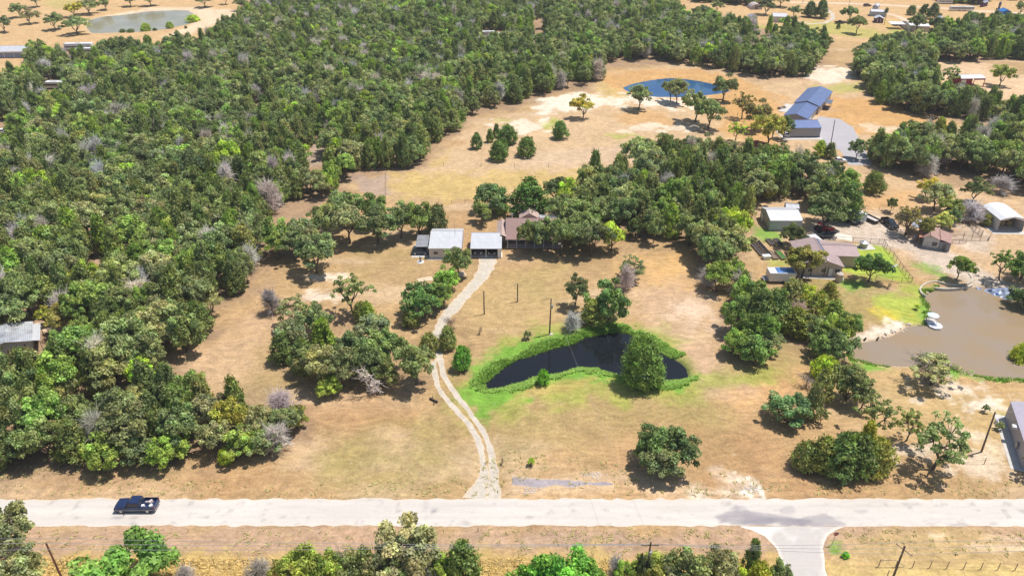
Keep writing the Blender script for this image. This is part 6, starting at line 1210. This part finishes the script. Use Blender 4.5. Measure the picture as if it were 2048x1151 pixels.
def boat(px, py, rz, L, col, label):
    o = empty('boat', (*P(px, py), 0), rz); tag(o, label, 'boat'); pr = [(-L/2, -.8), (L*.15, -.85), (L*.4, -.45), (L/2, 0), (L*.4, .45), (L*.15, .85), (-L/2, .8)]; b = MB(); n = len(pr)
    b.add([(x*.92, y*.6, .35) for x, y in pr]+[(x, y, 1.0) for x, y in pr]+[(x*.9, y*.8, 1.0) for x, y in pr]+[(x*.8, y*.55, .6) for x, y in pr], [tuple(range(n-1, -1, -1))]+[(i+k*n, (i+1) % n+k*n, (i+1) % n+(k+1)*n, i+(k+1)*n) for k in range(3) for i in range(n)]+[tuple(range(3*n, 4*n))]); b.build('hull', col, o)
    MB().box(-.3, .2, -.4, .4, .6, 1.0).build('seat', DARKW, o); MB().slab([(.5,-.5,1.0),(.8,-.4,1.35),(.8,.4,1.35),(.5,.5,1.0)], .03).build('windscreen', GLASS, o); MB().box(-L/2-.35, -L/2+.05, -.2, .2, .5, 1.25).build('outboard_motor', BLACK, o); MB().box(-L*.3, L*.2, -.7, .7, .2, .32).build('trailer_frame', STEEL, o); return o
boat(1676, 438, .2, 4.6, WHITEP, 'white boat parked under the big oak left of the trailers'); boat(1656, 474, .35, 5.0, mat('dark_hull', (.03,.035,.045), .2, .1), 'dark boat with a white windscreen on the yard behind the pink roofed house')
MB_ = empty('tractor', (*P(1640, 463), 0), .1); o = MB_; tag(o, 'red tractor in the shade of the big oak', 'tractor')
MB().box(.1, 2.0, -.4, .4, .75, 1.4).build('bonnet', REDP, o, bevel=.06); MB().box(-.9, .1, -.5, .5, .7, 1.15).build('body', REDP, o, bevel=.05); MB().box(-.6, -.15, -.25, .25, 1.15, 1.35).build('seat', BLACK, o); MB().tube((.1,0,1.3),(-.05,0,1.7),.03).build('steering_column', BLACK, o); MB().box(-1.0, .2, -.7, .7, 2.25, 2.33).build('canopy', REDP, o)
for x in (-.9, .1):
    for y in (-.6, .6): MB().box(x-.03, x+.03, y-.03, y+.03, 1.0, 2.25).build('canopy_post', BLACK, o)
for s in (-1, 1):
    for x, r in ((-.6, .75), (1.6, .45)): MB().tube((x, s*.6, r), (x, s*1.0, r), r, n=20).build('wheel', BLACK, o)
o = empty('hay_rake', (*P(1657, 462.5), 0), .2); tag(o, 'red farm implement standing right of the tractor under the big oak', 'farm implement'); MB().box(-1.3, 1.3, -.1, .1, .7, .85).build('frame', REDP, o)
for x in (-1.1, -.4, .4, 1.1):
    w = MB(); w.tube((x, -.05, .55), (x, .05, .55), .55, n=14); w.build('disc_wheel', REDP, o)
MB().tube((-1.3,0,.75),(-2.2,.3,.6),.06).build('drawbar', REDP, o)

# ---------------------------------------------------------------- poles and wires
POLES = {}
def pole(key, base, h, label, lean=(0, 0), arm=False, lamp=False, can=None, r=.14, m=None, top=None, arm_ang=0.):
    x, y = base; o = empty('utility_pole', (x, y, 0)); tag(o, label, 'utility pole'); tp = Vector((lean[0], lean[1], h)); MB().tube((0, 0, -.5), tp, r*1.15, r*.8, 12).build('post', m or POLEM, o)
    ends = [Vector((x, y, 0))+tp]
    if arm:
        c, s = math.cos(arm_ang), math.sin(arm_ang); q = MB(); az = h-.8; b0 = tp*(az/h); d = Vector((c, s, 0)); n = Vector((-s, c, 0))*.14
        q.add([b0-d*1.15+n*1.0+Vector((0,0,-.06)), b0+d*1.15+n+Vector((0,0,-.06)), b0+d*1.15+n*1.6+Vector((0,0,-.06)), b0-d*1.15+n*1.6+Vector((0,0,-.06)), b0-d*1.15+n+Vector((0,0,.06)), b0+d*1.15+n+Vector((0,0,.06)), b0+d*1.15+n*1.6+Vector((0,0,.06)), b0-d*1.15+n*1.6+Vector((0,0,.06))], [(0,3,2,1),(4,5,6,7),(0,1,5,4),(1,2,6,5),(2,3,7,6),(3,0,4,7)])
        a = q.build('crossarm', WOOD, o)
        for t in (-1.05, 0, 1.05):
            c0 = b0+d*t+n*1.3; MB().tube(c0+Vector((0,0,.06)), c0+Vector((0,0,.26)), .05, .03, 8).build('insulator', GALV, a); ends.append(Vector((x, y, 0))+c0+Vector((0,0,.26)))
    if can: MB().tube((.28, -.05, can), (.28, -.05, can+.75), .22, n=12).build('transformer', GALV, o)
    if lamp: q = MB(); q.tube(tp*(.96), tp*.96+Vector((-.55, -.2, .1)), .025); la = q.build('lamp_arm', STEEL, o); MB().box(tp.x-.75, tp.x-.5, -.3, -.1, h*.96+.04, h*.96+.16).build('lamp_head', GALV, la)
    POLES[key] = ends; return o
pole('tall', P(1099, 668), 8.4, 'tallest of the three poles on the lawn, nearest the dark pond', can=6.2, lean=(.12, 0))
MB_p = P(1099, 668); q = MB(); q.box(-.35, .35, -.3, .3, 0, .12); o = q.build('concrete_footing', CONC); o.location = (MB_p[0]+.3, MB_p[1]-.05, 0); tag(o, 'small pale footing block beside the tallest lawn pole', 'footing')
pole('left', P(968.5, 628), 5.7, 'leftmost bare pole on the lawn near the driveway bend', r=.13); pole('mid', P(1035, 603), 4.5, 'short pole on the lawn with a lamp arm at its top', lamp=True, r=.13); q = MB().box(-.16, .16, -.24, -.12, .7, 1.4).build('meter_box', STEEL); q.location = (*P(1035, 603), 0); tag(q, 'grey meter box fixed low on the short lawn pole', 'meter box')
pole('east', P(1963, 903), 8.3, 'tall dark pole with a transformer in the sandy yard at right', can=6.0, lean=(-.45, 0)); pole('yard', P(1717, 415), 5.2, 'pole with a white lamp behind the white box trailer', lamp=True, r=.12)
pole('north', P(1661, 293), 9.0, 'tall pole on the grey drive in front of the blue roofed garage', lean=(-.5, 0), r=.13); pole('nw', P(1470, 262), 6.5, 'thin pale pole among the oaks left of the blue roofed house', r=.08, m=STEEL); pole('sw_house', P(71, 757), 8.0, 'dark pole with a white transformer beside the patched tin roof', can=5.4, lean=(.55, 0))
for k, px, py, h, lb in (('f1', 1605, 8, 6, 'far pole behind the cedar pair'), ('f2', 1694, 28, 8, 'far pole behind the oak in the yellow field'), ('f3', 1768, 50, 9, 'far pole in front of the maroon shed')): pole(k, P(px, py), h, lb, r=.12)
S0 = P(92, 1085, 8.6); S1 = P(1302, 1083, 8.6); S2 = P(1810, 1091, 8.6)
pole('s0', (S0[0], S0[1]), 8.6, 'reddish brown leaning pole at the lower left, south of the road', lean=(0, 0), m=mat('red_brown_pole', (.20,.09,.055), .9)); pole('s1', (S1[0]-.2, S1[1]), 8.6, 'utility pole with a double cross arm in the bottom hedge', lean=(.2, 0), arm=True, can=6.2); pole('s2', (S2[0], S2[1]), 8.6, 'utility pole with a slanting cross arm in the fenced field at lower right', arm=True, arm_ang=R(-58))
def wire(a, b, label, sag=.5, r=.03):
    n = 20; q = MB(); ps = []
    for i in range(n+1):
        t = i/n; p = a.lerp(b, t); p.z -= 4*sag*t*(1-t); ps.append(p)
    for u, v in zip(ps[:-1], ps[1:]): q.tube(u, v, r, n=4)
    o = q.build('power_line', mat('aluminium_wire', (.34,.34,.33), .5, .2)); tag(o, label, 'power line', 'power lines south of the road')
e1, e2, e0 = POLES['s1'], POLES['s2'], POLES['s0']
for i, dz in ((1, 0), (2, .02), (3, .05)):
    wire(e0[0]+Vector((0, .9*(2-i), -.1)) if i != 2 else e0[0], e1[i], 'thin power line between the reddish pole and the double cross arm', .5); wire(e1[i], e2[i], 'thin power line between the double cross arm and the slanting cross arm', .4)
    wire(e0[0]+Vector((-60, .9*(2-i), 0)), e0[0]+Vector((0, .9*(2-i), -.1)) if i != 2 else e0[0]+Vector((0,0,.05)), 'thin power line leaving the reddish pole to the left', .4); wire(e2[i], e2[i]+Vector((60, 3, 0)), 'thin power line leaving the slanting cross arm to the right', .4)
wire(POLES['tall'][0], e1[0], 'service line from the tallest lawn pole across the dark pond to the roadside', .6, .014); wire(POLES['tall'][0], POLES['mid'][0], 'service line between the tallest and the short lawn pole', .3, .014); wire(POLES['east'][0], POLES['east'][0]+Vector((30, 4, -1)), 'service line from the sandy yard pole to the grey building', .6, .014)

# ---------------------------------------------------------------- fences
def fence(pts, step, h, label, style='wire', pm=None, r=.05, ends=None, name='fence', strands=3):
    w = PP(pts); o = empty(name, (w[0][0], w[0][1], 0)); tag(o, label, 'fence'); P0 = w[0]; pm = pm or WOOD; P3 = []
    for (ax, ay), (bx, by) in zip(w[:-1], w[1:]):
        L = math.hypot(bx-ax, by-ay); n = max(1, round(L/step))
        for i in range(n): t = i/n; P3.append((ax+(bx-ax)*t-P0[0], ay+(by-ay)*t-P0[1]))
    P3.append((w[-1][0]-P0[0], w[-1][1]-P0[1]))
    for x, y in P3: MB().tube((x, y, -.2), (x+RNG.uniform(-.03, .03), y, h*RNG.uniform(.95, 1.06)), r, r*.9, 6).build('post', pm, o)
    st = MB()
    for (ax, ay), (bx, by) in zip(P3[:-1], P3[1:]):
        if style == 'wire':
            for k in range(strands): z = h*(.3+.62*k/max(1, strands-1)); st.tube((ax, ay, z), (bx, by, z), .012, n=3)
        elif style == 'rail':
            st.tube((ax, ay, h*.93), (bx, by, h*.93), .045, n=5)
            for k in range(5): z = h*(.1+.16*k); st.tube((ax, ay, z), (bx, by, z), .012, n=3)
        else:
            for k in range(4): z = h*(.2+.25*k); st.tube((ax, ay, z), (bx, by, z), .035, n=5)
    st.build('wire' if style == 'wire' else 'rail', STEEL if style == 'wire' else pm, o); return o
Zf = lambda *p: zoomed(1620, 1040, 4.785, p); Z6 = lambda *p: zoomed(1688, 380, 5.23, p); Z5 = lambda *p: zoomed(1480, 380, 5.23, p)
o = fence(Zf((655,440),(1960,475),(2600,500)), 2.4, 1.35, 'wire fence with short posts crossing the field at lower right', r=.055, strands=2)
fence(Zf((655,440),(735,540),(900,800)), 3, 1.35, 'fence running off the corner brace toward the bottom edge', r=.055, strands=2); q = MB(); a, b = PP(Zf((655,440),(795,440))); c0 = PP(Zf((905,442)))[0]; q.tube((*a, 1.3), (*b, 1.3), .04); q.tube((*b, 1.3), (*c0, .1), .04); o = q.build('corner_brace', WOOD); tag(o, 'timber corner brace of the field fence at lower right', 'brace')
fence([(790,331),(887,332),(962,333.5),(1029,334.5),(1097,335.5),(1165,336.5),(1260,337)], 10, 1.3, 'wire fence crossing the field far behind the house', r=.06); fence([(850,408),(930,407),(960,407)], 3.2, 1.2, 'pasture fence just behind the workshop', r=.05); fence([(772,345),(772,392)], 4, 1.2, 'short side fence at the corner of the straw coloured strip')
MESH = mat('dark_fence_steel', (.085,.08,.08), .6, .4)
fence(Z5((820,525),(1000,530),(1180,545),(1360,555),(1450,560),(1500,562)), 3.0, 1.35, 'yard fence along the gravel behind the pink roofed house', 'rail', MESH); fence(Z6((412,560),(440,622),(510,710),(575,800),(640,890),(705,968)), 1.9, 1.45, 'yard fence slanting down the right of the green lawn', 'rail', MESH); fence(Z6((330,935),(500,955),(600,965),(705,968)), 2.6, 1.35, 'yard fence along the front of the green lawn', 'rail', MESH); fence(Z5((255,545),(410,545),(580,548)), 3, 1.2, 'garden fence above the raised beds', 'wire', MESH)
PEN = mat('rusty_pipe', (.20,.12,.09), .8)
fence(Z6((1100,518),(1240,522),(1420,530),(1510,533),(1530,490)), 2.2, 1.5, 'rusty pipe corral fence right of the cabin', 'panel', PEN); fence(Z6((1110,478),(1250,480),(1430,484)), 2.4, 1.4, 'back panel fence of the corral beside the cabin', 'panel', PEN); fence(Z6((1130,560),(1270,560)), 1.6, 1.2, 'short lower panel fence below the corral', 'panel', PEN)
fence(Z6((1220,275),(1310,370),(1370,430),(1440,480)), 1.6, 1.5, 'timber fence slanting from the dead tree to the corral', 'panel', WOOD, r=.07); fence(Z6((1110,405),(1350,435)), 3, 1.2, 'pale fence across the corral yard', 'wire', TRIM); fence(zoomed(1480,380,5.23,[(1270,200),(1310,200),(1600,210),(2000,205)]), 3.4, 1.2, 'wire fence behind the parked trailers')
fence([(1790,920),(1968,927),(2048,929),(2150,931)], 6, 1.3, 'wire fence above the verge at the right edge', r=.06); fence([(-60,1128),(370,1129),(960,1129),(1040,1131),(1230,1132)], 4, 1.2, 'overgrown wire fence in the dry grass south of the road', r=.05)
# stop sign, marker post, dock stake
x, y = P(1663, 1089); o = empty('stop_sign', (x, y, 0)); tag(o, 'red octagonal stop sign on a thin post at the side road', 'stop sign'); MB().tube((0, 0, -.2), (.15, 0, 2.35), .035, n=8).build('post', STEEL, o)
pl = MB(); pl.prism([(.15+.40*math.cos(math.pi/8+i*math.pi/4), 2.3+.40*math.sin(math.pi/8+i*math.pi/4)) for i in range(8)], 'y', -.05, -.03); sp = pl.build('plate', TRIM, o); pl = MB(); pl.prism([(.15+.36*math.cos(math.pi/8+i*math.pi/4), 2.3+.36*math.sin(math.pi/8+i*math.pi/4)) for i in range(8)], 'y', -.056, -.0505); pl.build('red_face', REDP, sp)
fc = bpy.data.curves.new('lettering', 'FONT'); fc.body = 'STOP'; fc.size = .27; fc.align_x = 'CENTER'; fc.align_y = 'CENTER'; fc.extrude = .002; ft = bpy.data.objects.new('lettering_text', fc); fm = bpy.data.meshes.new_from_object(ft); fo = link(bpy.data.objects.new('lettering', fm)); fo.rotation_euler = (math.pi/2, 0, 0); fo.location = (.15, -.060, 2.3); fm.materials.clear(); fm.materials.append(TRIM); fo.parent = sp
x, y = P(956, 1062); o = empty('marker_post', (x, y, 0)); tag(o, 'thin dark marker post on the verge opposite the driveway', 'marker post'); MB().tube((0, 0, -.1), (0, 0, 1.0), .05, n=8).build('post', BLACK, o); MB().box(-.05, .05, -.065, -.05, .8, .98).build('reflector', TRIM, o)
T('bare', 1004, 929, 11, 1.5, 'tiny bare sapling on the lawn right of the driveway', (.3,.25,.2)); T('oak', 1063, 930, 15, 1.6, 'tiny green sapling staked on the lawn above the grey gravel strip', 'lime'); T('bare', 1060, 931, 15, .9, 'dark broken twigs at the foot of the tiny green sapling', (.15,.12,.1))

# ---------------------------------------------------------------- air
hz = MB(); hz.box(-1400, 1400, -60, 1500, -3.2, 110); ho = hz.build('haze', bpy.data.materials.new('haze_air')); hm = ho.data.materials[0]; hm.use_nodes = True; hn = hm.node_tree.nodes; hn.remove(hn['Principled BSDF'])
pv = hn.new('ShaderNodeVolumePrincipled'); pv.inputs['Density'].default_value = .00013; pv.inputs['Color'].default_value = (.93,.95,1,1); hm.node_tree.links.new(pv.outputs[0], hn['Material Output'].inputs['Volume']); tag(ho, kind='stuff', label='thin summer haze over the far woods', cat='haze')
